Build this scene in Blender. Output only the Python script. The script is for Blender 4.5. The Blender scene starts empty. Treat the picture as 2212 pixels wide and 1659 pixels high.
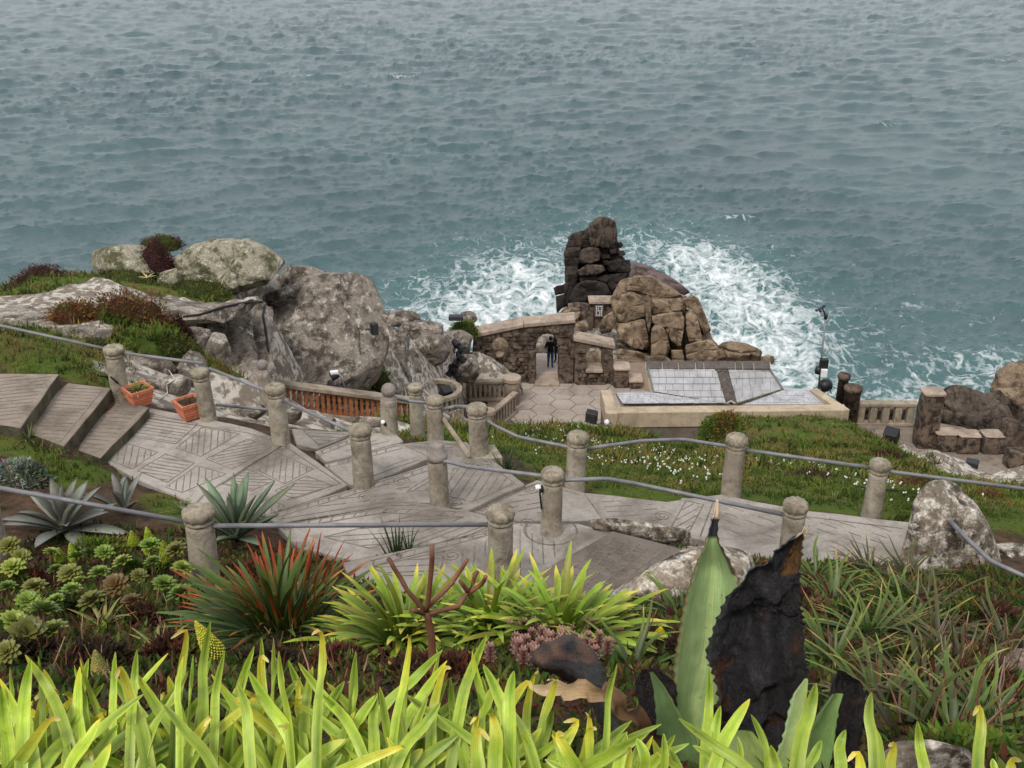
import bpy, bmesh, math, random
import numpy as np
from mathutils import Vector, Matrix, Euler
from mathutils.geometry import tessellate_polygon, delaunay_2d_cdt
R = math.radians
random.seed(7); rng = np.random.default_rng(7)
scn = bpy.context.scene
col = scn.collection

# ------------------------------------------------------------------ camera, sky, sun, exposure
CAMZ = 42.0; PITCH = R(25.0)
W, H, F = 2212.0, 1659.0, 2340.0
cam = bpy.data.cameras.new('camera'); cam.sensor_width = 36; cam.lens = 36*F/W
cam.clip_end = 20000; cam.clip_start = .05
camo = bpy.data.objects.new('camera', cam); col.objects.link(camo)
camo.location = (0, 0, CAMZ); camo.rotation_euler = (math.pi/2-PITCH, 0, 0)
scn.camera = camo
SUN_EL, SUN_AZ = R(52), R(205)          # azimuth clockwise from +Y: behind the camera, a little left
wd = bpy.data.worlds.new('World'); scn.world = wd; wd.use_nodes = True
nt = wd.node_tree; bg = nt.nodes['Background']
sky = nt.nodes.new('ShaderNodeTexSky'); sky.sky_type = 'NISHITA'; sky.sun_disc = False
sky.sun_elevation = SUN_EL; sky.sun_rotation = SUN_AZ; sky.air_density = 1.0; sky.dust_density = 4.0; sky.ozone_density = 1.0
hs = nt.nodes.new('ShaderNodeHueSaturation'); hs.inputs['Saturation'].default_value = .26
nt.links.new(sky.outputs[0], hs.inputs['Color']); ov = nt.nodes.new('ShaderNodeMix'); ov.data_type = 'RGBA'; ov.inputs[0].default_value = .6; ov.inputs[7].default_value = (6.1, 6.28, 6.68, 1)     # even cloud layer over the sky
nt.links.new(hs.outputs[0], ov.inputs[6]); nt.links.new(ov.outputs[2], bg.inputs[0]); bg.inputs[1].default_value = .15
sl = bpy.data.lights.new('sun', 'SUN'); sl.energy = 1.5; sl.angle = R(15); sl.color = (1, .95, .87)
so = bpy.data.objects.new('sun', sl); col.objects.link(so)
sd = Vector((math.sin(SUN_AZ)*math.cos(SUN_EL), math.cos(SUN_AZ)*math.cos(SUN_EL), math.sin(SUN_EL)))
so.rotation_euler = sd.to_track_quat('Z', 'Y').to_euler(); so.location = (0, -10, 80)
scn.view_settings.view_transform = 'Standard'; scn.view_settings.look = 'None'
scn.view_settings.gamma = 1; scn.view_settings.use_curve_mapping = False
scn.view_settings.exposure = 0.34

# ------------------------------------------------------------------ surveying helpers: sight line of a picture point -> point at a known depth or level
cp, sp_ = math.cos(PITCH), math.sin(PITCH)
def ray(px, py):
    x = (px-W/2)/F; y = -(py-H/2)/F
    return Vector((x, cp+y*sp_, -sp_+y*cp))
def PY(px, py, Y):
    r = ray(px, py); t = Y/r.y
    return Vector((r.x*t, Y, CAMZ+r.z*t))
def PD(px, py, drop):
    r = ray(px, py); t = -drop/r.z
    return Vector((r.x*t, r.y*t, CAMZ-drop))
def pxsize(Y, n):      # metres spanned by n picture points at ground distance Y, looking 26 deg down
    return n*Y/math.cos(R(26))/F

# ------------------------------------------------------------------ noise
def _h(i, j, k, s):
    n = (i*374761393+j*668265263+k*1274126177+s*974634777) & 0x7fffffff
    n = ((n ^ (n >> 13))*1274126177) & 0x7fffffff
    n = ((n ^ (n >> 15))*668265263) & 0x7fffffff
    return ((n ^ (n >> 16)) & 0xffff)/32767.5-1
def vnoise(p, s=0):
    p = np.asarray(p, float); f = np.floor(p); i = f.astype(np.int64); t = p-f; t = t*t*(3-2*t)
    r = 0
    for a in (0, 1):
        for b in (0, 1):
            for c in (0, 1):
                w = (t[:, 0] if a else 1-t[:, 0])*(t[:, 1] if b else 1-t[:, 1])*(t[:, 2] if c else 1-t[:, 2])
                r = r+w*_h(i[:, 0]+a, i[:, 1]+b, i[:, 2]+c, s)
    return r
def fbm(p, o=4, s=0, g=.5):
    r = 0; a = 1.0; p = np.asarray(p, float)
    for k in range(o):
        r = r+a*vnoise(p, s+k*17); p = p*2.03+11.7; a *= g
    return r

# ------------------------------------------------------------------ mesh building
class MB:
    def __init__(s): s.v = []; s.f = []; s.c = []; s.mi = []; s.uv = []
    def add(s, vs, fs, c=None, mi=0):
        o = len(s.v); s.v += [tuple(v) for v in vs]; s.f += [tuple(o+i for i in f) for f in fs]; s.mi += [mi]*len(fs)
        if c is not None:
            s.c += list(c) if isinstance(c, list) else [c]*len(vs)
        return s
    def box(s, c, d, rz=0, mi=0, m=None, col=None):
        x, y, z = d[0]/2, d[1]/2, d[2]/2
        vs = [Vector((a*x, b*y, e*z)) for e in (-1, 1) for a, b in ((-1, -1), (1, -1), (1, 1), (-1, 1))]
        mt = Matrix.Translation(c) @ (m if m is not None else Matrix.Rotation(rz, 4, 'Z'))
        return s.add([mt @ v for v in vs], [(3, 2, 1, 0), (4, 5, 6, 7), (0, 1, 5, 4), (1, 2, 6, 5), (2, 3, 7, 6), (3, 0, 4, 7)], col, mi)
    def hexa(s, q0, q1, mi=0):     # two quads
        return s.add(list(q0)+list(q1), [(3, 2, 1, 0), (4, 5, 6, 7), (0, 1, 5, 4), (1, 2, 6, 5), (2, 3, 7, 6), (3, 0, 4, 7)], None, mi)
    def tube(s, pts, r, n=8, col=None, cap=True):
        pts = [Vector(p) for p in pts]; rs = r if isinstance(r, (list, tuple)) else [r]*len(pts); vs = []; fs = []
        up = Vector((0, 0, 1)); cl = []
        for i, p in enumerate(pts):
            t = (pts[min(i+1, len(pts)-1)]-pts[max(i-1, 0)]).normalized()
            a = t.cross(up if abs(t.z) < .9 else Vector((1, 0, 0))).normalized(); b = a.cross(t)
            for k in range(n):
                th = 2*math.pi*k/n; vs.append(p+(a*math.cos(th)+b*math.sin(th))*rs[i])
                if col is not None: cl.append(col[i] if isinstance(col, list) else col)
        for i in range(len(pts)-1):
            for k in range(n):
                fs.append((i*n+k, i*n+(k+1) % n, (i+1)*n+(k+1) % n, (i+1)*n+k))
        if cap: fs += [tuple(range(n))[::-1], tuple(range((len(pts)-1)*n, len(pts)*n))]
        return s.add(vs, fs, cl if col is not None else None)
    def lathe(s, prof, n, c, fn=None, m=None):
        vs = []; fs = []
        for i, (r, z) in enumerate(prof):
            for k in range(n):
                th = 2*math.pi*k/n; rr = r*(fn(th, i, z) if fn else 1)
                v = Vector((rr*math.cos(th), rr*math.sin(th), z)); vs.append((m @ v if m else v)+Vector(c))
        for i in range(len(prof)-1):
            for k in range(n): fs.append((i*n+k, i*n+(k+1) % n, (i+1)*n+(k+1) % n, (i+1)*n+k))
        fs += [tuple(range(n))[::-1], tuple(range((len(prof)-1)*n, len(prof)*n))]
        return s.add(vs, fs)
    def prism(s, poly, d, mi=0):   # planar 3D polygon, extruded by vector d
        n = len(poly); d = Vector(d); top = [Vector(p) for p in poly]; bot = [p+d for p in top]
        tri = tessellate_polygon([top])
        nr = Vector((0, 0, 0))
        for i in range(n): nr += top[i].cross(top[(i+1) % n])
        flip = nr.dot(d) > 0
        fs = []
        for t in tri:
            t = list(t); a, b, c_ = (top[i] for i in t)
            if ((b-a).cross(c_-a)).dot(d) > 0: t = t[::-1]
            fs.append(tuple(t)); fs.append(tuple(i+n for i in t[::-1]))
        for i in range(n):
            j = (i+1) % n
            fs.append((i, j, j+n, i+n) if flip else (j, i, i+n, j+n))
        return s.add(top+bot, fs, None, mi)
    def build(s, name, mat, parent=None, smooth=False, origin=None):
        me = bpy.data.meshes.new(name)
        V = np.array(s.v, float)
        if origin is None:
            if parent is not None: origin = V.mean(0)
            else: origin = np.array([(V[:, 0].min()+V[:, 0].max())/2, (V[:, 1].min()+V[:, 1].max())/2, V[:, 2].min()])
        origin = np.array(origin, float)
        me.from_pydata((V-origin).tolist(), [], s.f)
        if s.c:
            a = me.color_attributes.new('Col', 'FLOAT_COLOR', 'POINT')
            a.data.foreach_set('color', np.hstack([np.array(s.c, float)[:, :3], np.ones((len(s.c), 1))]).ravel())
        if s.uv:
            a = me.attributes.new('strip', 'FLOAT_VECTOR', 'POINT'); a.data.foreach_set('vector', np.array(s.uv, float).ravel())
        for m in (mat if isinstance(mat, (list, tuple)) else [mat]): me.materials.append(m)
        if any(s.mi): me.polygons.foreach_set('material_index', s.mi)
        if smooth: me.polygons.foreach_set('use_smooth', [True]*len(me.polygons))
        o = bpy.data.objects.new(name, me); col.objects.link(o)
        if parent is not None:
            o.parent = parent; pl = np.array(wloc(parent)); o.location = origin-pl
        else: o.location = origin
        return o
def wloc(o):
    v = Vector(o.location)
    while o.parent: o = o.parent; v = v+o.location
    return v
def tag(o, label=None, cat=None, group=None, kind=None):
    if label: o['label'] = label
    if cat: o['category'] = cat
    if group: o['group'] = group
    if kind: o['kind'] = kind
    return o
def thing(name, label, cat, loc, group=None):
    o = bpy.data.objects.new(name, None); col.objects.link(o); o.location = loc; o.empty_display_size = .2
    return tag(o, label, cat, group)
def bevel(o, w, seg=2):
    m = o.modifiers.new('bevel', 'BEVEL'); m.width = w; m.segments = seg; m.limit_method = 'ANGLE'; m.angle_limit = R(35); return o
def gridmesh(name, V, nr, nc, mat, closed=False, smooth=True, attrs=None):
    V = np.ascontiguousarray(V.reshape(-1, 3), np.float32); me = bpy.data.meshes.new(name)
    i = np.arange(nr-1)[:, None]*nc; j = np.arange(nc-1)[None, :]
    a = (i+j).ravel(); q = np.stack([a, a+1, a+nc+1, a+nc], 1).astype(np.int32)
    me.vertices.add(len(V)); me.vertices.foreach_set('co', V.ravel())
    me.loops.add(q.size); me.loops.foreach_set('vertex_index', q.ravel())
    me.polygons.add(len(q)); me.polygons.foreach_set('loop_start', np.arange(0, q.size, 4, dtype=np.int32))
    if smooth: me.polygons.foreach_set('use_smooth', np.ones(len(q), bool))
    me.update(calc_edges=True); me.validate()
    for k, v in (attrs or {}).items():
        if v.ndim == 1: a = me.attributes.new(k, 'FLOAT', 'POINT'); a.data.foreach_set('value', v.astype(np.float32))
        else:
            a = me.color_attributes.new(k, 'FLOAT_COLOR', 'POINT'); a.data.foreach_set('color', np.hstack([v, np.ones((len(v), 1))]).astype(np.float32).ravel())
    me.materials.append(mat)
    o = bpy.data.objects.new(name, me); col.objects.link(o); return o

# ------------------------------------------------------------------ materials
def L(r, g, b):
    f = lambda c: (c/255/12.92) if c/255 <= .04045 else ((c/255+.055)/1.055)**2.4
    return (f(r), f(g), f(b))
class NT:
    def __init__(s, name):
        s.m = bpy.data.materials.new(name); s.m.use_nodes = True; s.t = s.m.node_tree; s.b = s.t.nodes['Principled BSDF']
        s.pos = s.n('ShaderNodeNewGeometry').outputs['Position']
    def n(s, ty, **k):
        d = s.t.nodes.new(ty)
        for a, b in k.items(): setattr(d, a, b)
        return d
    def ln(s, a, b):
        if hasattr(a, 'is_linked') or isinstance(a, bpy.types.NodeSocket): s.t.links.new(a, b)
        else:
            try: b.default_value = a
            except Exception: b.default_value = (*a, 1)
    def scale(s, v, sc):
        d = s.n('ShaderNodeVectorMath', operation='MULTIPLY'); s.ln(v, d.inputs[0]); d.inputs[1].default_value = sc; return d.outputs[0]
    def noise(s, sc, det=5, ro=.55, dist=0, vec=None):
        d = s.n('ShaderNodeTexNoise'); s.ln(vec if vec is not None else s.pos, d.inputs['Vector'])
        d.inputs['Scale'].default_value = sc; d.inputs['Detail'].default_value = det; d.inputs['Roughness'].default_value = ro; d.inputs['Distortion'].default_value = dist
        return d.outputs[0]
    def ramp(s, fac, st, interp='LINEAR'):
        d = s.n('ShaderNodeValToRGB'); s.ln(fac, d.inputs[0]); e = d.color_ramp.elements; d.color_ramp.interpolation = interp
        while len(e) < len(st): e.new(.5)
        for k, (p, c) in enumerate(st):
            e[k].position = p; e[k].color = (*c, 1) if isinstance(c, (tuple, list)) else (c, c, c, 1)
        return d.outputs[0]
    def mix(s, fac, a, b, mode='MIX'):
        d = s.n('ShaderNodeMix', data_type='RGBA', blend_type=mode); s.ln(fac, d.inputs[0]); s.ln(a, d.inputs[6]); s.ln(b, d.inputs[7]); return d.outputs[2]
    def ma(s, op, a, b=0.5):
        d = s.n('ShaderNodeMath', operation=op); s.ln(a, d.inputs[0]); s.ln(b, d.inputs[1]); return d.outputs[0]
    def attr(s, name, out='Color'):
        d = s.n('ShaderNodeAttribute', attribute_name=name); return d.outputs[out]
    def bump(s, h, st, dist=.02):
        d = s.n('ShaderNodeBump'); s.ln(h, d.inputs['Height']); d.inputs['Strength'].default_value = st; d.inputs['Distance'].default_value = dist
        s.ln(d.outputs[0], s.b.inputs['Normal'])
    def fin(s, base, rough=.8, spec=.3, metal=0):
        s.ln(base, s.b.inputs['Base Color']); s.ln(rough, s.b.inputs['Roughness']); s.b.inputs['Specular IOR Level'].default_value = spec; s.b.inputs['Metallic'].default_value = metal
        return s.m
def rockmat(name, c1, c2, lich, la, dark, sc=1.0, bump=.6):
    t = NT(name)
    base = t.mix(t.ramp(t.noise(.55*sc, 6, .6), [(.35, 0), (.65, 1)]), c1, c2)
    base = t.mix(t.ramp(t.noise(2.2*sc, 8, .65), [(.42, 1), (.56, 0)]), base, dark, 'MIX') if dark else base
    l1 = t.ramp(t.noise(4.2*sc, 10, .72, .3), [(la-.02, 0), (la+.16, .85)])
    base = t.mix(l1, base, lich)
    sp = t.noise(22*sc, 4, .6)
    base = t.mix(.55, base, t.mix(t.ramp(sp, [(.3, 0), (.7, 1)]), (.25, .25, .25), (1.0, 1.0, 1.0)), 'OVERLAY')
    hh = t.ma('ADD', t.ma('MULTIPLY', t.noise(3.0*sc, 9, .65), 1.0), t.ma('MULTIPLY', t.noise(18*sc, 6, .6), .22))
    t.bump(hh, bump, .16/sc)
    return t.fin(base, .9, .2)
def concrete(name, c1, c2, stain, sc=1.0, lich=None):
    t = NT(name)
    base = t.mix(t.ramp(t.noise(.9*sc, 7, .6, .4), [(.36, 0), (.64, 1)]), c1, c2)
    base = t.mix(t.ramp(t.noise(1.7*sc, 9, .72, .6), [(.46, 0), (.66, .85)]), base, stain)
    base = t.mix(t.ramp(t.noise(7*sc, 8, .7), [(.52, 0), (.7, .5)]), base, stain)
    if lich: base = t.mix(t.ramp(t.noise(5*sc, 7, .7), [(.58, 0), (.68, .85)]), base, lich)
    base = t.mix(.4, base, t.mix(t.noise(40*sc, 4, .6), (.2, .2, .2), (.85, .85, .85)), 'OVERLAY')
    t.bump(t.ma('ADD', t.noise(9*sc, 7, .65), t.ma('MULTIPLY', t.noise(60, 3, .5), .3)), .5, .03)
    return t.fin(base, .88, .25)
def plain(name, c, rough=.6, spec=.4, var=.25, sc=12, metal=0, bump=0):
    t = NT(name); d = tuple(x*(1-var) for x in c); u = tuple(min(1, x*(1+var)) for x in c)
    b = t.mix(t.ramp(t.noise(sc, 6, .6), [(.35, 0), (.65, 1)]), d, u)
    if bump: t.bump(t.noise(sc*3, 5, .6), bump, .02)
    return t.fin(b, rough, spec, metal)
def leafmat(name, rough=.4, trans=.25, spec=.4, sc=30, bump=0):
    t = NT(name); c = t.attr('Col')
    v = t.noise(sc, 4, .6); b = t.mix(.4, c, t.mix(v, (.12, .12, .12), (.9, .9, .9)), 'OVERLAY')
    fib = t.noise(1.0, 4, .6, 0, t.scale(t.attr('strip', 'Vector'), (420, 7, 1))); b = t.mix(.5, b, t.mix(t.ramp(fib, [(.3, 0), (.7, 1)]), (.22, .22, .22), (.78, .78, .78)), 'OVERLAY')
    b = t.mix(t.ramp(t.noise(sc*2.2, 3, .6), [(.66, 0), (.73, .6)]), b, L(122, 92, 48))
    oi = t.n('ShaderNodeObjectInfo'); h = t.n('ShaderNodeHueSaturation')
    t.ln(t.ma('ADD', t.ma('MULTIPLY', oi.outputs['Random'], .5), .75), h.inputs['Value']); t.ln(b, h.inputs['Color']); b = h.outputs[0]
    if bump: t.bump(t.ma('ADD', t.noise(38, 8, .7, 1.2, t.scale(t.pos, (1, 1, .45))), t.ma('MULTIPLY', t.noise(150, 4, .6), .3)), bump, .03)
    m = t.fin(b, rough, spec)
    tr = t.n('ShaderNodeBsdfTranslucent'); t.ln(b, tr.inputs[0]); mx = t.n('ShaderNodeMixShader'); mx.inputs[0].default_value = trans
    out = [n for n in t.t.nodes if n.type == 'OUTPUT_MATERIAL'][0]
    t.ln(t.b.outputs[0], mx.inputs[1]); t.ln(tr.outputs[0], mx.inputs[2]); t.ln(mx.outputs[0], out.inputs[0])
    return m

MAT = {}
MAT['granite'] = rockmat('granite_lichen', L(138, 129, 118), L(106, 97, 88), L(200, 195, 184), .55, L(70, 62, 54), 1.0)
MAT['granite_top'] = rockmat('granite_greenish', L(146, 140, 124), L(116, 110, 92), L(192, 188, 174), .55, L(74, 72, 50), 1.1)
MAT['crag'] = rockmat('granite_brown', L(148, 130, 108), L(118, 102, 84), L(170, 156, 132), .60, L(84, 70, 58), .8)
MAT['dark'] = rockmat('granite_dark_wet', L(66, 57, 51), L(46, 41, 38), L(104, 92, 80), .66, L(33, 30, 28), .9)
MAT['pinktop'] = rockmat('granite_tan', L(94, 83, 72), L(68, 59, 52), L(126, 112, 97), .62, L(46, 39, 35), .9)
MAT['wetledge'] = rockmat('granite_wave_washed', L(110, 92, 88), L(80, 70, 68), L(140, 120, 112), .6, L(56, 48, 46), .5)
MAT['stone'] = rockmat('stone_lichen_spots', L(140, 128, 112), L(104, 94, 82), L(214, 208, 196), .5, L(62, 54, 46), 1.8, .5)
MAT['wall'] = rockmat('weathered_masonry', L(118, 102, 88), L(84, 72, 62), L(150, 134, 118), .62, L(48, 41, 36), 1.5, .7)
MAT['coping'] = concrete('coping_concrete', L(170, 152, 136), L(146, 130, 116), L(110, 98, 86), .8, L(190, 172, 150))
MAT['path'] = concrete('path_concrete', L(160, 153, 145), L(132, 125, 117), L(96, 89, 80), .6)
MAT['path2'] = concrete('path_concrete_brown', L(142, 130, 118), L(122, 110, 99), L(92, 82, 72), .8)
MAT['dampslab'] = concrete('damp_slab', L(120, 110, 102), L(100, 92, 84), L(78, 70, 62), 1.4)
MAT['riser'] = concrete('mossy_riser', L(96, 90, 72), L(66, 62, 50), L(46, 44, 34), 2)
MAT['groove'] = plain('scored_groove', L(112, 103, 93), .95, .1, .3, 8)
MAT['postc'] = concrete('post_concrete', L(166, 157, 142), L(138, 128, 113), L(92, 82, 66), 2.4, L(146, 134, 96))
MAT['capc'] = concrete('carved_cap', L(160, 150, 132), L(130, 120, 104), L(88, 79, 64), 5, L(176, 168, 146))
MAT['knob'] = concrete('grey_ball', L(150, 140, 134), L(126, 118, 112), L(104, 96, 88), 3)
MAT['bal'] = concrete('balustrade_concrete', L(160, 146, 128), L(134, 122, 106), L(98, 88, 76), 1.2, L(170, 158, 120))
MAT['parapet'] = concrete('parapet_render', L(180, 164, 140), L(164, 148, 126), L(136, 122, 102), .7)
MAT['darkwall'] = concrete('lower_render', L(120, 110, 98), L(100, 92, 82), L(70, 64, 56), .7)
MAT['paver'] = concrete('hexagon_paver', L(164, 152, 141), L(148, 136, 126), L(128, 117, 107), .5)
MAT['joint'] = plain('joint', L(128, 112, 98), .95, .1)
MAT['pipe'] = plain('galvanised_pipe', L(118, 117, 120), .55, .4, .2, 6, .2)
MAT['terra'] = plain('terracotta', L(188, 116, 88), .8, .2, .15, 14, 0, .2)
MAT['orange'] = plain('orange_painted_concrete', L(140, 90, 57), .85, .2, .28, 5, 0, .3)
MAT['soil'] = plain('soil', L(70, 54, 42), .95, .1, .4, 20, 0, .6)
MAT['slate'] = plain('slate_pale', L(164, 164, 167), .55, .4, .2, 2.2)
MAT['ridge'] = plain('ridge_tile', L(84, 76, 72), .7, .3, .25, 4)
MAT['mortar'] = plain('mortar', L(190, 184, 172), .9, .1, .1)
MAT['black'] = plain('black_plastic', (.013, .013, .015), .5, .4, .3, 20)
MAT['grille'] = plain('speaker_grille', (.03, .03, .034), .7, .3, .3, 60)
MAT['white'] = plain('white_paint', (.75, .75, .74), .5, .4, .06)
MAT['steel'] = plain('bright_steel', (.55, .55, .56), .35, .5, .1, 6, .8)
MAT['cable'] = plain('black_cable', (.012, .012, .012), .6, .3)
MAT['glass'] = plain('lamp_glass', (.05, .055, .06), .08, .6, .1)
MAT['leaf'] = leafmat('glossy_leaf', .42, .15, .35)
MAT['agave'] = leafmat('waxy_leaf', .5, .06, .3, 12)
MAT['rot'] = leafmat('rotten_leaf', .36, .0, .5, 40, .9)
MAT['dry'] = leafmat('dry_foliage', .8, .15, .15)
MAT['bark'] = leafmat('succulent_stem', .6, .0, .3, 60)

# ------------------------------------------------------------------ sea
SEA = 42.0
def fft_tile(N, Lm, l0, l1, wdir, rms, spread, seed, ex=1.75):
    g = np.random.default_rng(seed); k1 = np.fft.fftfreq(N, Lm/N)*2*np.pi
    kx, ky = np.meshgrid(k1, k1); k = np.hypot(kx, ky); k[0, 0] = 1
    lam = 2*np.pi/k; th = np.arctan2(ky, kx)-wdir
    A = np.where((lam > l0) & (lam < l1), k**-ex, 0)*np.abs(np.cos(th))**spread; A[0, 0] = 0
    Hh = A*(g.normal(size=(N, N))+1j*g.normal(size=(N, N)))
    h = np.fft.ifft2(Hh).real; q = rms/h.std()
    return h*q, np.fft.ifft2(-1j*kx/k*Hh).real*q, np.fft.ifft2(-1j*ky/k*Hh).real*q, Lm
def samp(T, x, y, i):
    a = T[i]; N = a.shape[0]; u = (x/T[3]*N) % N; v = (y/T[3]*N) % N
    u0 = np.floor(u).astype(int) % N; v0 = np.floor(v).astype(int) % N; fu = u-np.floor(u); fv = v-np.floor(v); u1 = (u0+1) % N; v1 = (v0+1) % N
    return (a[v0, u0]*(1-fu)+a[v0, u1]*fu)*(1-fv)+(a[v1, u0]*(1-fu)+a[v1, u1]*fu)*fv
T1_ = fft_tile(512, 307, 3, 17, R(98), .14, 1.6, 3, 1.5)
T2_ = fft_tile(512, 83, .5, 3.8, R(88), .105, 1.2, 5, 1.2)
T3_ = fft_tile(256, 19.7, .25, 1.6, R(110), .03, 1, 9)
nr, nc = 700, 720
dep = np.concatenate([np.linspace(R(44), R(4.2), nr-24), np.array([R(4.0*.82**i) for i in range(24)])])
rr = SEA/np.tan(dep)
s = np.linspace(-1, 1, nc); az = (.62*s+.38*s**5)*R(58)
X = rr[:, None]*np.tan(az)[None, :]; Y = rr[:, None]*np.ones(nc)[None, :]
fade2 = np.clip(1.5-Y/900, 0, 1); fade3 = np.clip(1.3-Y/170, 0, 1); fade1 = np.clip(1.6-Y/2500, 0, 1)
gust = .75+.5*fbm(np.stack([X.ravel()/60, Y.ravel()/60, 0*X.ravel()], 1), 3, 4).reshape(X.shape)
Z = 0; DX = 0; DY = 0
for T, fd in ((T1_, fade1*np.clip(.75+Y/300, .75, 2.3)), (T2_, fade2*gust*np.clip(.85+Y/600, .85, 1.6)), (T3_, fade3)):
    Z = Z+samp(T, X, Y, 0)*fd; DX = DX+samp(T, X, Y, 1)*fd; DY = DY+samp(T, X, Y, 2)*fd
crest = samp(T1_, X, Y, 0)*.5+samp(T2_, X, Y, 0)*2
blobs = [(1185, 640, 8, 1), (1130, 600, 9, .9), (1080, 650, 10, .95), (985, 640, 9, .75), (1050, 690, 10, 1), (930, 665, 7, .7), (880, 640, 5, .5), (1140, 550, 8, .55), (1060, 560, 9, .5),
         (1240, 540, 8, .6), (1360, 525, 7, .6), (1420, 545, 8, .8), (1500, 565, 8, .95), (1560, 600, 9, .95), (1600, 655, 9, .95), (1570, 555, 7, .6), (1480, 510, 7, .5), (1400, 500, 6, .4),
         (1640, 705, 9, .95), (1690, 745, 8, .9), (1620, 745, 7, 1), (1700, 800, 7, .9), (1540, 660, 8, .9), (1500, 610, 7, .9), (1770, 700, 8, .5), (1850, 745, 9, .42), (1960, 790, 8, .45), (2050, 835, 7, .7), (1790, 810, 7, .6), (1900, 850, 7, .5),
         (2130, 770, 8, .35), (1980, 870, 6, .8), (2150, 800, 6, .75), (2010, 680, 9, .25), (2120, 690, 8, .22), (1860, 640, 9, .25), (820, 690, 5, .5), (700, 600, 5, .25), (1310, 470, 6, .4), (1200, 500, 9, .32), (1100, 510, 9, .25), (1660, 560, 9, .35)]
caps = [(862, 166, 3.2, .8), (650, 165, 3, .6), (1590, 472, 2.6, .7), (2175, 131, 4, .6), (545, 172, 2.5, .5), (1905, 270, 3, .55), (1800, 145, 3, .4), (800, 400, 2, .3), (250, 430, 2, .25)]
foam = np.zeros_like(X); shal = np.zeros_like(X)
for px, py, r, a in blobs:
    c = PD(px, py, SEA); d2 = ((X-c.x)**2+((Y-c.y)/1.25)**2)/r**2
    foam = np.maximum(foam, a*(1.12 if a > .85 else .9)*np.exp(-d2*1.05)); shal = np.maximum(shal, min(1, a*1.1)*np.exp(-d2*.55))
for px, py, r, a in caps:
    c = PD(px, py, SEA); d2 = ((X-c.x)/(r*1.6))**2+((Y-c.y)/(r*.45))**2
    foam = np.maximum(foam, a*np.exp(-d2))
foam = np.where(foam > .03, foam+.10*np.clip(crest, -1, 1), 0)
surf = np.clip(foam-.25, 0, 1)*(.5+fbm(np.stack([X.ravel()/3, Y.ravel()/3, 0*X.ravel()], 1), 4, 12).reshape(X.shape))
V = np.stack([X-1.15*DX, Y-1.15*DY, Z+1.0*surf], -1)
t = NT('sea_water')
fa = t.attr('foam', 'Fac'); sh = t.attr('shal', 'Fac')
p2 = t.scale(t.pos, (1, .8, 1))
wv = t.n('ShaderNodeTexNoise'); t.ln(p2, wv.inputs['Vector']); wv.inputs['Scale'].default_value = .35; wv.inputs['Detail'].default_value = 4
off = t.n('ShaderNodeVectorMath', operation='MULTIPLY_ADD'); t.ln(wv.outputs['Color'], off.inputs[0]); off.inputs[1].default_value = (4.5, 4.5, 0); t.ln(p2, off.inputs[2])
vo = t.n('ShaderNodeTexVoronoi', feature='DISTANCE_TO_EDGE'); t.ln(off.outputs[0], vo.inputs['Vector']); vo.inputs['Scale'].default_value = .55
vo2 = t.n('ShaderNodeTexVoronoi', feature='DISTANCE_TO_EDGE'); t.ln(off.outputs[0], vo2.inputs['Vector']); vo2.inputs['Scale'].default_value = 1.7
web = t.ma('ADD', t.ma('MULTIPLY', t.ramp(vo.outputs[0], [(0, 1), (.22, 0)]), .62), t.ma('MULTIPLY', t.ramp(vo2.outputs[0], [(0, 1), (.3, 0)]), .38))
pat = t.ma('ADD', t.ma('MULTIPLY', web, .36), t.ma('MULTIPLY', t.noise(.55, 8, .68, 1.4, off.outputs[0]), .88))
thr = t.ma('SUBTRACT', t.ma('ADD', pat, t.ma('MULTIPLY', fa, .47)), .875)
ff = t.ramp(t.ma('MULTIPLY', thr, 1.8), [(0, 0), (.22, .35), (.75, 1)])
deep = t.mix(t.ramp(t.noise(.02, 4, .6), [(.4, 0), (.62, 1)]), (.042, .078, .083), (.056, .100, .103))
wc = t.mix(sh, deep, (.060, .130, .132))
bc = t.mix(ff, wc, (.66, .69, .69))
rg = t.ma('ADD', t.ma('MULTIPLY', ff, .7), .2)
t.b.inputs['IOR'].default_value = 1.33
t.bump(t.ma('ADD', t.noise(2.2, 8, .66, 0, t.scale(t.pos, (1, 1.2, 1))), t.ma('MULTIPLY', ff, .25)), .55, .30)
t.fin(bc, rg, .5)
sea = gridmesh('sea', V, nr, nc, t.m, attrs={'foam': foam.ravel(), 'shal': shal.ravel()})
tag(sea, kind='structure')

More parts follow.
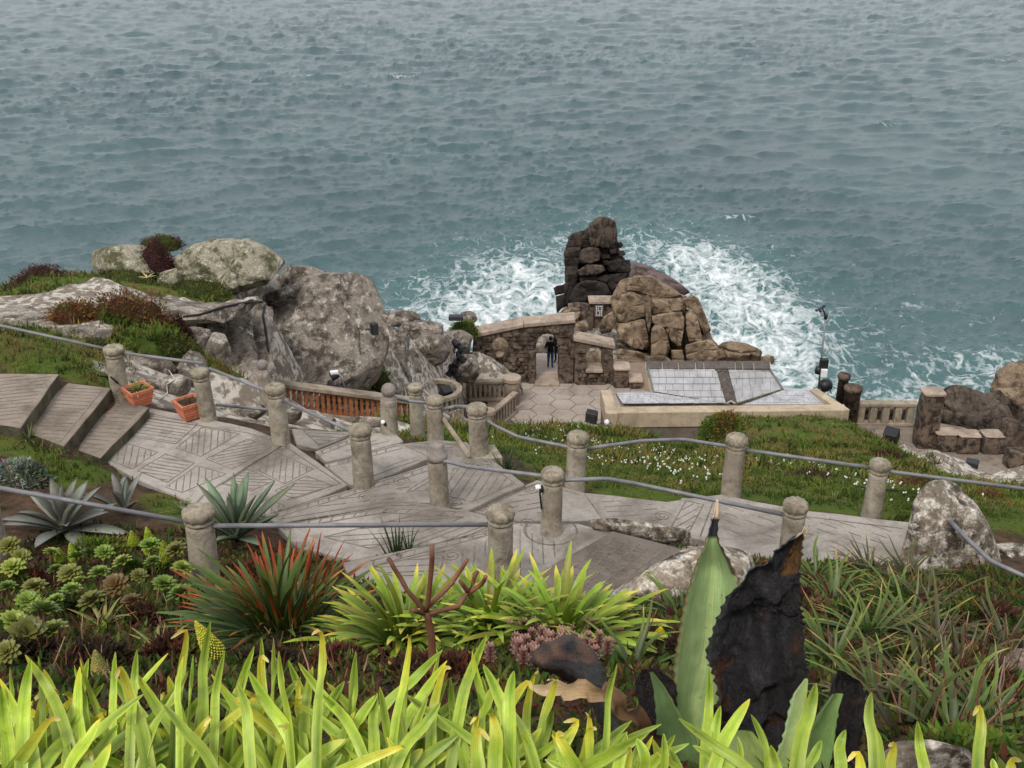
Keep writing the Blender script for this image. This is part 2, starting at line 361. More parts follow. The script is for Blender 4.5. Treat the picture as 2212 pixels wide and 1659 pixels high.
# ------------------------------------------------------------------ paved path: slabs first (the ground sheet follows them)
SLABS = []       # (world polygon, drop) for the ground sheet
path = thing('path', None, None, PD(800, 1080, 7.2)); path['kind'] = 'structure'
def inpoly(x, y, poly):
    r = False; n = len(poly)
    for i in range(n):
        x1, y1 = poly[i][0], poly[i][1]; x2, y2 = poly[(i+1) % n][0], poly[(i+1) % n][1]
        if (y1 > y) != (y2 > y) and x < (x2-x1)*(y-y1)/(y2-y1)+x1: r = not r
    return r
def slab(poly, drop, mat='path', thick=.3, name='slab', riser=None):
    P = [PD(x, y, drop) for x, y in poly]
    if sum(P[i].x*P[(i+1) % len(P)].y-P[(i+1) % len(P)].x*P[i].y for i in range(len(P))) < 0: P = P[::-1]
    SLABS.append((P, drop))
    # subdivided, slightly uneven outline so that edges are not ruler straight
    Q = []
    for i in range(len(P)):
        a, b = P[i], P[(i+1) % len(P)]; n = max(1, int((b-a).length/.35))
        for k in range(n):
            q = a.lerp(b, k/n); e = (b-a).normalized(); nrm = Vector((e.y, -e.x, 0))
            if k: q = q+nrm*random.uniform(-.012, .014)
            Q.append(q)
    o = MB().prism(Q, (0, 0, -thick)).build(name, [MAT[mat]], path)
    bevel(o, .018)
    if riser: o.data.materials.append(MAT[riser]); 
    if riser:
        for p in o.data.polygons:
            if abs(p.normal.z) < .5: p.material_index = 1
    return dict(o=o, drop=drop, mb=MB(), poly=P)
def gline(S, pts, w=.013):    # incised line: shallow dark strip along pts (world xy)
    z = CAMZ-S['drop']+.004; pts = [Vector((p[0], p[1], z)) for p in pts]
    for a, b in zip(pts, pts[1:]):
        d = b-a
        if d.length < 1e-4: continue
        n = Vector((d.y, -d.x, 0)).normalized()*w/2*random.uniform(.5, 1.15); m = Vector((0, 0, -.006))
        S['mb'].hexa([a-n+m, b-n+m, b+n+m, a+n+m], [a-n, b-n, b+n, a+n])
def gpx(S, pts, w=.016): gline(S, [PD(x, y, S['drop']) for x, y in pts], w)
def hatch(S, poly, d0, d1, sp=.1, w=.014, border=True, dash=False):
    P = [PD(x, y, S['drop']) for x, y in poly]; a = PD(*d0, S['drop']); b = PD(*d1, S['drop'])
    d = (b-a); d.z = 0; d.normalize(); n = Vector((-d.y, d.x, 0))
    t0 = min(p.dot(n) for p in P); t1 = max(p.dot(n) for p in P); k = t0+sp*.6
    while k < t1-.02:
        xs = []
        for i in range(len(P)):
            p, q = P[i], P[(i+1) % len(P)]; u, v = p.dot(n)-k, q.dot(n)-k
            if u*v < 0: xs.append((p+(q-p)*(u/(u-v))).dot(d))
        xs.sort()
        for u, v in zip(xs[::2], xs[1::2]):
            u += .03; v -= .03
            if dash:
                while u < v:
                    e = min(v, u+random.uniform(.15, .4)); gline(S, [n*k+d*u, n*k+d*e], w); u = e+random.uniform(.08, .3)
            elif v > u: gline(S, [n*k+d*u, n*k+d*((u+v)/2)+n*random.uniform(-.006, .006), n*k+d*v], w)
        k += sp*random.uniform(.9, 1.1)
    if border: gline(S, P+[P[0]], w)
def ticks(S, pts, dist=.1, sp=.14, w=.016, ln=.08):
    P = [PD(x, y, S['drop']) for x, y in pts]; gline(S, P, w)
    for a, b in zip(P, P[1:]):
        d = (b-a); n = int(d.length/sp); d.normalize(); m = Vector((-d.y, d.x, 0))
        if m.y > 0: m = -m
        gline(S, [a+m*dist, b+m*dist], w)
        for i in range(n): gline(S, [a+d*(i*sp+.04)+m*.01, a+d*(i*sp)+m*ln], w*1.2)
def spiral(S, px, py, r=.12):
    c = PD(px, py, S['drop']); gline(S, [c+Vector((math.cos(q*.5), math.sin(q*.5), 0))*r*(1-q/30) for q in range(26)], .013)
def fin(S):
    if S['mb'].v: S['mb'].build('score_lines', MAT['groove'], S['o'])
z5 = lambda *p: [(x/2.765, 760+y/2.765) for x, y in p]
S = slab([(-90, 806), (128, 808), (45, 924), (-90, 905)], 6.55, 'path2', .3, 'step', 'riser'); hatch(S, [(-80, 812), (118, 812), (40, 916), (-80, 900)], (0, 860), (80, 852), .12, border=False); fin(S)
S = slab([(110, 822), (240, 838), (138, 964), (40, 930)], 6.75, 'path2', .3, 'step', 'riser'); hatch(S, [(140, 834), (222, 842), (132, 952), (70, 936)], (90, 900), (180, 905), .11, border=False); gpx(S, [(222, 842), (130, 955)]); fin(S)
S = slab([(225, 848), (322, 880), (217, 990), (140, 962)], 6.95, 'path2', .3, 'step', 'riser'); hatch(S, [(250, 866), (310, 884), (212, 982), (160, 964)], (180, 940), (260, 945), .11, border=False); fin(S)
S = slab([(322, 880), (450, 905), (545, 925), (608, 950), (622, 952), (445, 1062), (420, 1088), (300, 1036), (217, 990)], 7.1)
for q, d in (([(775, 505), (900, 370), (1180, 430), (1050, 550)], 0), ([(1050, 575), (1210, 450), (1430, 490), (1200, 625)], 1), ([(640, 640), (730, 540), (940, 600), (790, 700)], 1),
             ([(820, 710), (990, 610), (1160, 665), (1000, 780)], 0), ([(1230, 640), (1480, 520), (1620, 570), (1390, 700)], 2), ([(990, 810), (1180, 680), (1350, 730), (1090, 840)], 1)):
    hatch(S, z5(*q), *[z5((800, 500), (1100, 545)), z5((1200, 470), (1185, 620)), z5((1240, 650), (1500, 600))][d], .085)
gpx(S, [(300, 900), (540, 936), (606, 958)]); fin(S)
S = slab([(622, 951), (752, 1047), (690, 1074), (572, 1112), (415, 1091), (446, 1063)], 7.13)
hatch(S, z5((1490, 680), (1660, 600), (1870, 700), (1700, 790)), *z5((1600, 640), (1590, 720)), .085); hatch(S, z5((1330, 790), (1480, 700), (1640, 770), (1500, 830)), *z5((1340, 790), (1600, 800)), .08)
hatch(S, z5((1640, 830), (1830, 740), (1990, 800), (1760, 880)), *z5((1650, 830), (1900, 840)), .08); hatch(S, z5((1480, 960), (1600, 870), (1700, 920), (1620, 990)), *z5((1600, 880), (1590, 960)), .08)
gpx(S, [(612, 962), (735, 1044), (620, 1080)]); spiral(S, 610, 968, .1); fin(S)
S = slab([(573, 1113), (752, 1058), (960, 992), (1062, 992), (1135, 1046), (1090, 1064), (1012, 1102), (930, 1088), (830, 1092), (600, 1134)], 7.1)
ticks(S, [(590, 1110), (760, 1060), (955, 998)]); ticks(S, [(605, 1131), (830, 1094), (1000, 1098)][::1], -.1)
hatch(S, [(650, 1104), (880, 1030), (930, 1050), (840, 1082)], (650, 1102), (880, 1078), .12, dash=True, border=False); hatch(S, [(980, 1012), (1055, 1003), (1112, 1044), (1020, 1084), (960, 1070)], (1060, 1005), (1010, 1080), .11)
hatch(S, [(880, 1060), (960, 1010), (975, 1060)], (880, 1058), (960, 1012), .1)
for q in ((1012, 1000), (866, 1040), (790, 1074), (985, 1085)): spiral(S, *q)
fin(S)
S = slab([(1012, 1103), (1160, 1037), (1260, 1064), (1300, 1122), (1250, 1126), (1120, 1126)], 7.16)
hatch(S, [(1060, 1100), (1160, 1050), (1230, 1072), (1180, 1112)], (1060, 1098), (1170, 1078), .12, dash=True, border=False); spiral(S, 1150, 1058); spiral(S, 1010+30, 1098, .09); gpx(S, [(1025, 1106), (1160, 1044), (1250, 1068)]); fin(S)
S = slab([(1261, 1064), (1440, 1084), (1560, 1068), (1625, 1082), (1750, 1104), (1965, 1128), (2050, 1150), (1990, 1235), (1700, 1215), (1500, 1180), (1301, 1124)], 7.28)
hatch(S, [(1290, 1075), (1440, 1092), (1430, 1130), (1310, 1115)], (1290, 1090), (1430, 1082), .13, dash=True, border=False)
hatch(S, [(1560, 1080), (1740, 1112), (1940, 1140), (1900, 1190), (1560, 1150)], (1560, 1100), (1660, 1135), .17, dash=True, border=False)
spiral(S, 1432, 1115); spiral(S, 1412, 1124, .09); gpx(S, [(1570, 1082), (1740, 1116), (1950, 1142)]); fin(S)
S = slab([(1472, 1074), (1552, 1080), (1525, 1168), (1432, 1146)], 7.14); hatch(S, [(1482, 1082), (1520, 1090), (1490, 1146), (1450, 1138)], (1450, 1112), (1500, 1085), .1); gpx(S, [(1540, 1086), (1512, 1160)]); fin(S)
S = slab([(598, 1136), (830, 1094), (930, 1090), (1016, 1104), (1118, 1128), (1050, 1150), (760, 1210), (640, 1180)], 6.95)
ticks(S, [(610, 1134), (830, 1098), (1005, 1106)]); hatch(S, [(700, 1160), (900, 1112), (1000, 1118), (800, 1185)], (700, 1160), (860, 1150), .12); hatch(S, [(850, 1186), (1010, 1126), (1060, 1136), (930, 1190)], (860, 1184), (1000, 1130), .12)
fin(S)
S = slab([(1051, 1151), (1119, 1129), (1250, 1130), (1322, 1152), (1186, 1226), (1160, 1330), (1000, 1330), (760, 1260), (740, 1215)], 6.78)
hatch(S, [(985, 1190), (1120, 1140), (1240, 1182), (1170, 1226), (1140, 1290), (1000, 1280)], (1125, 1140), (1127, 1260), .13, border=False); ticks(S, [(800, 1212), (930, 1178), (1100, 1132)], .1, .16)
hatch(S, [(800, 1225), (960, 1190), (950, 1240), (850, 1245)], (800, 1222), (960, 1215), .12); spiral(S, 1138, 1130, .1); spiral(S, 975, 1200, .13)
c = PD(1190, 1146, 6.78); gline(S, [c+Vector((math.cos(q), math.sin(q), 0))*.3 for q in np.linspace(-3.6, .5, 20)], .03); fin(S)
S = slab([(1322, 1146), (1490, 1190), (1440, 1240), (1310, 1330), (1140, 1320), (1170, 1236)], 6.66, 'dampslab')
hatch(S, [(1318, 1156), (1440, 1188), (1310, 1290), (1200, 1240)], (1318, 1156), (1200, 1240), .13, border=False); hatch(S, [(1318, 1156), (1440, 1188), (1310, 1290), (1200, 1240)], (1318, 1156), (1440, 1188), .13, border=False); fin(S)
# treads going down towards the stage
S = slab([(700, 1002), (862, 957), (930, 988), (790, 1046), (754, 1046)], 7.2, 'path', .3, 'step'); ticks(S, [(705, 1003), (862, 962)]); hatch(S, [(770, 1034), (880, 990), (915, 992), (800, 1036)], (770, 1034), (890, 992), .1, border=False); fin(S)
S = slab([(680, 975), (772, 938), (850, 932), (872, 952), (704, 998)], 7.42, 'path', .3, 'step'); ticks(S, [(690, 975), (775, 942)]); hatch(S, [(720, 985), (800, 950), (860, 952)], (720, 985), (850, 955), .1, border=False); fin(S)
S = slab([(630, 925), (742, 932), (778, 930), (684, 970), (640, 958)], 7.6, 'path', .3, 'step'); hatch(S, [(655, 930), (770, 934), (690, 962)], (650, 940), (760, 945), .11); fin(S)
S = slab([(866, 958), (940, 950), (1010, 955), (1040, 988), (1060, 992), (960, 991), (930, 986)], 7.3, 'path', .3, 'step'); hatch(S, [(880, 962), (940, 955), (990, 960), (960, 985)], (880, 962), (990, 965), .1, border=False); fin(S)

# ------------------------------------------------------------------ ground sheet of the hillside, from surveyed points
CT = []     # x, y, drop, zone
def ct(x, y, d, z): CT.append((x, y, d, z))
for P, d in SLABS:
    x0, x1 = min(p.x for p in P), max(p.x for p in P); y0, y1 = min(p.y for p in P), max(p.y for p in P)
    for p in P: ct(p.x, p.y, d+.10, 's')
    for x in np.arange(x0, x1, .45):
        for y in np.arange(y0, y1, .45):
            if inpoly(x, y, P): ct(x, y, d+.14, 's')
for y, d in ((-1.5, 1.6), (.0, 1.62), (1, 1.78), (2, 2.3), (3, 2.95), (4, 3.6), (5, 4.2), (6, 4.75), (7, 5.3), (8, 5.85), (8.7, 6.25)):
    for x in np.arange(-9, 9.1, 1.5): ct(x+.1*math.sin(x*7), y, d+.08*math.sin(3*x+y), 's')
for px, py, d, z in ((-200, 1150, 6.45, 'g'), (0, 1160, 6.5, 's'), (150, 1150, 6.6, 's'), (300, 1130, 6.75, 's'), (420, 1160, 6.7, 's'), (520, 1150, 6.85, 's'), (100, 1090, 6.75, 's'), (250, 1075, 6.85, 's'), (350, 1075, 7.0, 'g'), (450, 1120, 6.95, 'g'),
                     (0, 1000, 6.7, 's'), (100, 1000, 6.75, 'g'), (180, 1000, 6.85, 'g'), (-200, 1000, 6.5, 'g'), (30, 945, 6.65, 'g'), (120, 975, 6.85, 'g'), (-200, 930, 6.45, 'g'), (-200, 840, 6.4, 'g'), (1650, 1215, 6.9, 's'), (1800, 1225, 6.9, 's'), (1950, 1240, 6.9, 's'), (2100, 1240, 6.9, 's'), (2300, 1240, 6.9, 's'), (1500, 1200, 6.75, 'r'), (1420, 1260, 6.5, 'r'), (1330, 1150, 6.85, 'r'), (1450, 1165, 6.95, 'r'),
                     (2120, 1180, 7.3, 'c'), (2200, 1200, 7.3, 'c'), (2400, 1200, 7.3, 'c'), (2050, 1120, 7.35, 'g'), (2212, 1130, 7.35, 'g'), (2450, 1130, 7.4, 'g')): 
    p = PD(px, py, d); ct(p.x, p.y, d, z)
for px, py, Y_, z in ((-150, 720, 15, 'g'), (0, 725, 16, 'g'), (100, 760, 15.5, 'g'), (180, 790, 15.2, 'g'), (60, 800, 14.8, 'g'), (-150, 800, 14.6, 'g'), (215, 820, 15, 'g'), (-150, 695, 20, 'g'), (50, 690, 19, 'r'), (0, 672, 22, 'r'), (200, 740, 18, 'g'), (250, 760, 17, 'g'),
                     (130, 700, 19.5, 'r'), (280, 770, 17.2, 'r'), (300, 830, 15.8, 'r'), (380, 865, 15.4, 'r'), (300, 690, 20.5, 'g'), (400, 740, 20, 'g'), (430, 868, 19, 'r'), (400, 850, 18.2, 'r'), (480, 890, 21, 'r'), (470, 890, 15.6, 'r'), (520, 900, 16, 'r'), (100, 640, 24, 'r'), (300, 650, 25, 'r'), (420, 660, 26.5, 'r'), (550, 670, 27.5, 'r'),
                     (0, 645, 27, 'g'), (-150, 665, 27, 'g'), (100, 612, 28, 'g'), (200, 602, 28.5, 'g'), (330, 620, 28, 'g'), (450, 640, 28.5, 'g'), (560, 640, 29, 'r'), (180, 650, 23, 'r'), (210, 630, 26, 'r'), (-150, 650, 31, 'g'), (0, 630, 30.5, 'g'), (60, 606, 30.5, 'g'), (110, 598, 31, 'g'), (200, 588, 31.5, 'g'), (300, 585, 32, 'g'), (500, 590, 33, 'r'), (600, 622, 33.2, 'r'), (620, 608, 34, 'r'), (640, 605, 35, 'r'), (720, 612, 36, 'r'), (790, 640, 36.5, 'r'),
                     (440, 850, 25.6, 'r'), (500, 860, 26, 'r'), (560, 872, 26.4, 'r'), (600, 885, 27, 'r'), (610, 890, 29.5, 'r'), (640, 898, 31, 'r'), (640, 890, 32.6, 'r'), (700, 905, 29, 'r'), (710, 900, 32.6, 'r'), (780, 905, 32.8, 'r'), (800, 920, 30, 'r'), (860, 890, 33, 'r'), (560, 912, 16.5, 'r'), (640, 942, 18, 'r'), (740, 952, 20, 'r'), (800, 945, 18, 'r'), (860, 950, 22, 'r'), (885, 950, 20, 'g'), (860, 945, 16.5, 'g'), (1000, 965, 16, 'g'), (930, 905, 36, 'r'), (1000, 890, 42, 'r'),
                     (860, 770, 38, 'r'), (900, 705, 44, 'r'), (960, 700, 47, 'r'), (1000, 715, 48, 'g'), (820, 830, 34, 'g'), (870, 820, 38, 'r'), (1020, 760, 48.5, 'r'),
                     (1080, 960, 16, 'g'), (1100, 1030, 13.0, 'g'), (1200, 1000, 18, 'g'), (1130, 930, 26, 'g'), (1070, 940, 24, 'g'), (1200, 922, 28, 'g'), (1350, 932, 28, 'g'), (1300, 1000, 19, 'g'), (1290, 1050, 13.2, 'g'), (1400, 965, 25, 'g'), (1500, 972, 27, 'g'), (1480, 1010, 20, 'g'), (1500, 1060, 12.9, 'g'), (1440, 1076, 12.4, 'g'), (1600, 970, 25, 'g'), (1700, 1000, 21, 'g'), (1700, 1082, 12.6, 'g'),
                     (1850, 1050, 15.5, 'g'), (1950, 1110, 12.3, 'g'), (1900, 985, 27, 'g'), (1800, 950, 32, 'g'), (1700, 920, 36, 'g'), (1600, 905, 39, 'g'), (1760, 892, 42, 'g'), (1560, 900, 40, 'g'), (1825, 908, 41, 'g'), (1870, 958, 35, 'g'), (2010, 995, 32, 'r'), (2070, 1030, 29, 'r'), (2000, 1060, 20, 'g'), (2100, 1060, 22, 'g'), (2150, 1080, 18, 'g'), (2250, 1085, 18, 'g'), (2450, 1090, 18, 'g'), (1960, 990, 31, 'g')):
    p = PY(px, py, Y_); ct(p.x, p.y, CAMZ-p.z, z)
for x in np.arange(-5, 30, 3.0):      # under the stage
    for y in ((44.5, 48, 51.5) if x < 11 else (44.5, 46.2)): ct(x, y, 23.75, 'c')
for x, y in ((1, 33), (4, 33), (7, 33.5), (9, 34), (20, 40), (23, 39), (26, 38), (29, 37), (32, 36)): ct(x, y, 23.75 if x > 19 else 18.5, 'c')
for x, y in ((1, 40), (4, 40), (7, 40), (10, 42.6), (20, 43.5)): ct(x, y, 23.75, 'c')
for x, y, d in ((3, 55, 24.2), (6, 56, 24), (9, 56, 24.5), (5, 62, 25), (8, 63, 25), (11, 58, 25), (13, 57, 27), (12, 66, 32), (6, 70, 32), (2, 64, 32), (-1, 55, 28), (-4, 52, 26), (-6, 48, 22), (16, 54, 29), (14, 49.5, 29), (17, 49.5, 30), (20, 49, 30), (24, 49, 30), (28, 49, 29), (34, 48, 25), (40, 46, 20),
                (-3, 60, 43), (2, 76, 44), (10, 78, 44), (16, 68, 44), (20, 58, 43), (26, 56, 43), (32, 56, 43), (44, 54, 43), (-8, 54, 43), (-11, 42, 24), (-12, 48, 43), (-16, 38, 22), (-18, 44, 43), (-22, 36, 20), (-24, 42, 43), (-20, 33.5, 16), (-30, 35, 22), (-32, 42, 43), (-40, 34, 20), (-40, 42, 43), (-40, 25, 9), (-40, 12, 6), (-20, 12, 6.2), (-14, 6, 4.5), (-14, 0, 1.6), (-40, -2, 1.5), (40, -2, 1.5), (16, 0, 1.7), (16, 6, 4.8), (16, 11, 7.2), (40, 11, 7), (40, 18, 10), (40, 30, 18), (40, 40, 23)):
    ct(x, y, d, 'r' if d > 15 else 'g')
for x in np.arange(-44, 52, 6): ct(x, 90, 50, 'r')
CT = [(c[0]+random.uniform(-.003, .003), c[1]+random.uniform(-.003, .003), c[2], c[3]) for c in CT]
gx = np.arange(-40, 44, .24); gy = np.arange(-1.4, 80, .24)
res = delaunay_2d_cdt([Vector((c[0], c[1])) for c in CT], [], [], 0, 1e-4)
GV, GF, OV = res[0], res[2], res[3]
zc = {'s': (1, 0, 0), 'g': (0, 1, 0), 'r': (0, 0, 1), 'c': (.6, 0, .4)}
pz = np.array([CT[o[0]][2] for o in OV]); pw = np.array([zc[CT[o[0]][3]] for o in OV])
GD = np.full((len(gy), len(gx)), 46.0); GW = np.zeros((len(gy), len(gx), 3)); GW[..., 2] = 1
for f in GF:
    a, b, c = (GV[i] for i in f)
    i0 = np.searchsorted(gx, min(a.x, b.x, c.x)); i1 = np.searchsorted(gx, max(a.x, b.x, c.x)); j0 = np.searchsorted(gy, min(a.y, b.y, c.y)); j1 = np.searchsorted(gy, max(a.y, b.y, c.y))
    if i1 <= i0 or j1 <= j0: continue
    x, y = np.meshgrid(gx[i0:i1], gy[j0:j1]); dd = (b.y-c.y)*(a.x-c.x)+(c.x-b.x)*(a.y-c.y)
    if abs(dd) < 1e-12: continue
    u = ((b.y-c.y)*(x-c.x)+(c.x-b.x)*(y-c.y))/dd; v = ((c.y-a.y)*(x-c.x)+(a.x-c.x)*(y-c.y))/dd; w = 1-u-v
    m = (u >= -1e-6) & (v >= -1e-6) & (w >= -1e-6)
    GD[j0:j1, i0:i1][m] = (u*pz[f[0]]+v*pz[f[1]]+w*pz[f[2]])[m]
    for k in range(3): GW[j0:j1, i0:i1, k][m] = (u*pw[f[0], k]+v*pw[f[1], k]+w*pw[f[2], k])[m]
XX, YY = np.meshgrid(gx, gy)
fl = np.stack([XX.ravel(), YY.ravel(), 0*XX.ravel()], 1)
amp = np.clip((YY-8)/40, .03, .5)*np.where(GW[..., 1] > .4, .55, 1)*np.clip(1-GW[..., 0]*1.2, .06, 1)
n1 = fbm(fl*.45, 5, 3).reshape(XX.shape); n2 = fbm(fl*2.3, 4, 8).reshape(XX.shape)
GD = GD-amp*(.55*n1+.14*n2)*np.where(GW[..., 2] > .5, 1.5, 1)
def gdrop(x, y):
    i = np.clip((np.asarray(x)-gx[0])/.24, 0, len(gx)-2.001); j = np.clip((np.asarray(y)-gy[0])/.24, 0, len(gy)-2.001)
    a = i.astype(int); b = j.astype(int); u = i-a; v = j-b
    return (GD[b, a]*(1-u)+GD[b, a+1]*u)*(1-v)+(GD[b+1, a]*(1-u)+GD[b+1, a+1]*u)*v
def gzone(x, y, k):
    a = np.clip(((np.asarray(x)-gx[0])/.24), 0, len(gx)-1).astype(int); b = np.clip(((np.asarray(y)-gy[0])/.24), 0, len(gy)-1).astype(int)
    return GW[b, a, k]
t = NT('hillside_ground'); z = t.n('ShaderNodeSeparateColor'); t.ln(t.attr('Col'), z.inputs[0])
nz = t.ma('MULTIPLY', t.ma('SUBTRACT', t.noise(1.1, 7, .65), .5), 1.3)
soilc = t.mix(t.ramp(t.noise(5, 7, .65), [(.35, 0), (.65, 1)]), L(52, 40, 32), L(92, 74, 58))
grc = t.mix(t.ramp(t.noise(.8, 7, .65), [(.5, 0), (.66, 1)]), t.mix(t.noise(7, 6, .7), L(52, 68, 26), L(90, 104, 42)), L(98, 88, 50))
rkc = t.mix(t.ramp(t.noise(3.2, 9, .68, .3), [(.47, 0), (.56, 1)]), t.mix(t.noise(.9, 7, .6), L(96, 86, 76), L(138, 126, 114)), L(188, 181, 169))
b = t.mix(t.ramp(t.ma('ADD', z.outputs[1], nz), [(.4, 0), (.6, 1)]), soilc, grc); b = t.mix(t.ramp(t.ma('ADD', z.outputs[2], nz), [(.42, 0), (.58, 1)]), b, rkc)
t.bump(t.ma('ADD', t.noise(2.5, 9, .65), t.ma('MULTIPLY', t.noise(16, 5, .6), .3)), .7, .15)
hill = gridmesh('hillside', np.stack([XX, YY, CAMZ-GD], -1), len(gy), len(gx), t.fin(b, .95, .1), attrs={'Col': GW.reshape(-1, 3)})
tag(hill, kind='structure')

# ------------------------------------------------------------------ rocks
def ell(cx, cy, w, h, n=11, j=.14, seed=0):
    g = random.Random(seed+int(cx*7+cy*13)); pts = []
    for k in range(n):
        a = 2*math.pi*(k+g.uniform(-.3, .3))/n; q = 1+g.uniform(-j, j)
        c, s_ = math.cos(a), math.sin(a); e = (abs(c)**3+abs(s_)**3)**(-1/3)
        pts.append((cx+w/2*c*e*q, cy+h/2*s_*e*q))
    return pts
def rock(name, out, Y0, depth, mat, parent=None, label=None, cat='rock', group=None, tilt=0, cracks=(), ns=72, nrg=30, rough=.05, q=.62, seed=0, joints=None, cr_w=4, cr_d=.12, fq=1.0, back=1.0, nfac=18, grow=1.05):
    n0 = len(out); cx = sum(p[0] for p in out)/n0; cy = sum(p[1] for p in out)/n0
    P = np.array(out, float); d = np.linalg.norm(np.roll(P, -1, 0)-P, axis=1); cum = np.concatenate([[0], np.cumsum(d)]); Pc = np.vstack([P, P[:1]])
    ts = np.linspace(0, cum[-1], ns, endpoint=False); O = np.stack([np.interp(ts, cum, Pc[:, 0]), np.interp(ts, cum, Pc[:, 1])], 1)
    O = .7*O+.15*np.roll(O, 1, 0)+.15*np.roll(O, -1, 0); O = (O-np.array([cx, cy]))*grow+np.array([cx, cy])
    C = np.array(PY(cx, cy, Y0)); W3 = np.array([PY(x, y, Y0+tilt*(cy-y)) for x, y in O]); dirn = np.array(-ray(cx, cy).normalized())
    th = np.linspace(0.06, math.pi-.06, nrg); s_ = np.sin(th)**q; c_ = np.sign(np.cos(th))*np.abs(np.cos(th))**q; c_ = np.where(c_ < 0, c_*back, c_)
    V = C+(W3-C)[None]*s_[:, None, None]+dirn*depth*c_[:, None, None]
    U = np.array([cx, cy])+(O-np.array([cx, cy]))[None]*s_[:, None, None]
    V = V.reshape(-1, 3); U = U.reshape(-1, 2); fr = np.repeat(c_, ns)
    V = np.vstack([V, C+dirn*depth, C-dirn*depth*back]); U = np.vstack([U, [cx, cy], [cx, cy]]); fr = np.append(fr, [1, -1])
    size = float(np.linalg.norm(W3-C, axis=1).mean()); nd = V-C; nd /= np.linalg.norm(nd, axis=1)[:, None]+1e-9
    gg = np.random.default_rng(seed+77)
    for k in range(nfac):
        nk = gg.normal(size=3); nk[1] = -abs(nk[1]); nk /= np.linalg.norm(nk); dt = (V-C)@nk; hk = dt.max()*gg.uniform(.80, .97); ov = np.maximum(dt-hk, 0); V = V-nk*(ov*.97)[:, None]
    f = fq/size; N = fbm(V*f*1.1+seed*3.1, 4, seed)*.5+np.abs(vnoise(V*f*2.1+seed, seed+5))*-.6+fbm(V*f*5, 3, seed+9)*.22
    disp = size*rough*N
    if joints:
        hz, hx, jd = joints; wz = V[:, 2]+.25*hz*fbm(V*.6/hz, 2, seed+3); wx = V[:, 0]+.35*hx*fbm(V*.5/hx, 2, seed+4)+.12*V[:, 2]
        row = np.floor(wz/hz); a = np.abs((wz/hz) % 1-.5); b = np.abs((wx/hx+row*.37) % 1-.5)
        g = np.maximum(np.exp(-((.5-a)*hz/.07)**2), .8*np.exp(-((.5-b)*hx/.07)**2)); disp = disp-jd*g+jd*.6*vnoise(np.stack([row, np.floor(wx/hx+row*.37), 0*row], 1)*1.7+.3, seed)
    for cl in cracks:
        cl = np.array(cl, float); dm = np.full(len(U), 1e9)
        for a, b in zip(cl, cl[1:]):
            ab = b-a; tt = np.clip(((U-a)@ab)/(ab@ab+1e-9), 0, 1); dm = np.minimum(dm, np.linalg.norm(U-a-tt[:, None]*ab, axis=1))
        disp = disp-cr_d*size*np.exp(-(dm/cr_w)**2)*(fr > 0)
    V = V+nd*disp[:, None]
    fs = []
    for i in range(nrg-1):
        for k in range(ns): fs.append((i*ns+k, (i+1)*ns+k, (i+1)*ns+(k+1) % ns, i*ns+(k+1) % ns))
    a, b = nrg*ns, nrg*ns+1
    for k in range(ns): fs.append((a, k, (k+1) % ns)); fs.append((b, (nrg-1)*ns+(k+1) % ns, (nrg-1)*ns+k))
    mb = MB(); mb.v = [tuple(v) for v in V]; mb.f = fs; mb.mi = [0]*len(fs)
    o = mb.build(name, MAT[mat], parent, True); o.data.set_sharp_from_angle(angle=R(24))
    if parent is None: tag(o, label, cat, group)
    return o
# left headland
rock('boulder', [(584, 660), (600, 632), (650, 606), (700, 597), (760, 598), (797, 608), (812, 640), (828, 690), (832, 750), (818, 805), (792, 848), (760, 885), (690, 900), (630, 895), (598, 860), (583, 790), (577, 720)], 31.5, 1.7, 'granite', label='largest lichen-covered boulder with a black loudspeaker fixed to it', cat='boulder', tilt=.010, joints=(2.9, 2.4, .06), ns=150, nrg=70, rough=.032, q=.34, seed=2, nfac=9, grow=1.06,
     cracks=[[(690, 640), (745, 618), (800, 625)], [(690, 640), (640, 650), (600, 690)], [(745, 655), (775, 690), (790, 760)], [(770, 600), (762, 640)]], cr_w=5, cr_d=.06)
rock('granite_rock', [(395, 690), (450, 664), (560, 650), (588, 668), (582, 740), (590, 820), (610, 880), (520, 905), (430, 880), (400, 800), (385, 740)], 26.9, 1.7, 'granite', label='broad flat lichened rock face left of the largest boulder', tilt=.012, joints=(2.4, 1.5, .07), ns=120, nrg=56, rough=.05, q=.4, seed=4, cracks=[[(470, 740), (480, 860)], [(565, 660), (572, 760), (590, 870)]], cr_w=7, cr_d=.09)
rock('boulder', [(375, 600), (385, 560), (420, 532), (470, 522), (530, 522), (570, 540), (600, 562), (610, 590), (590, 605), (545, 618), (500, 634), (440, 640), (390, 628)], 31, 1.5, 'granite_top', label='long grey-green boulder crowning the left headland', cat='boulder', tilt=.006, ns=130, nrg=56, rough=.04, q=.38, seed=5, grow=1.1, nfac=12, joints=(1.5, 1.0, .05),
     cracks=[[(388, 545), (392, 600), (398, 640)], [(392, 600), (440, 592)], [(425, 560), (440, 592), (432, 635)], [(505, 530), (515, 600), (520, 632)], [(470, 525), (480, 560), (478, 600)]], cr_w=3.5, cr_d=.07)
rock('boulder', [(195, 572), (202, 548), (230, 535), (280, 530), (330, 535), (360, 548), (350, 585), (300, 590), (230, 588)], 30.5, 1.1, 'granite_top', grow=1.1, q=.45, label='low pale boulder beside dark heather on top of the headland', cat='boulder', tilt=.006, rough=.05, seed=6)
rock('rock', [(342, 590), (380, 580), (392, 600), (388, 635), (350, 635), (335, 610)], 29.5, .5, 'granite_top', label='small block wedged left of the long grey-green boulder', seed=7)
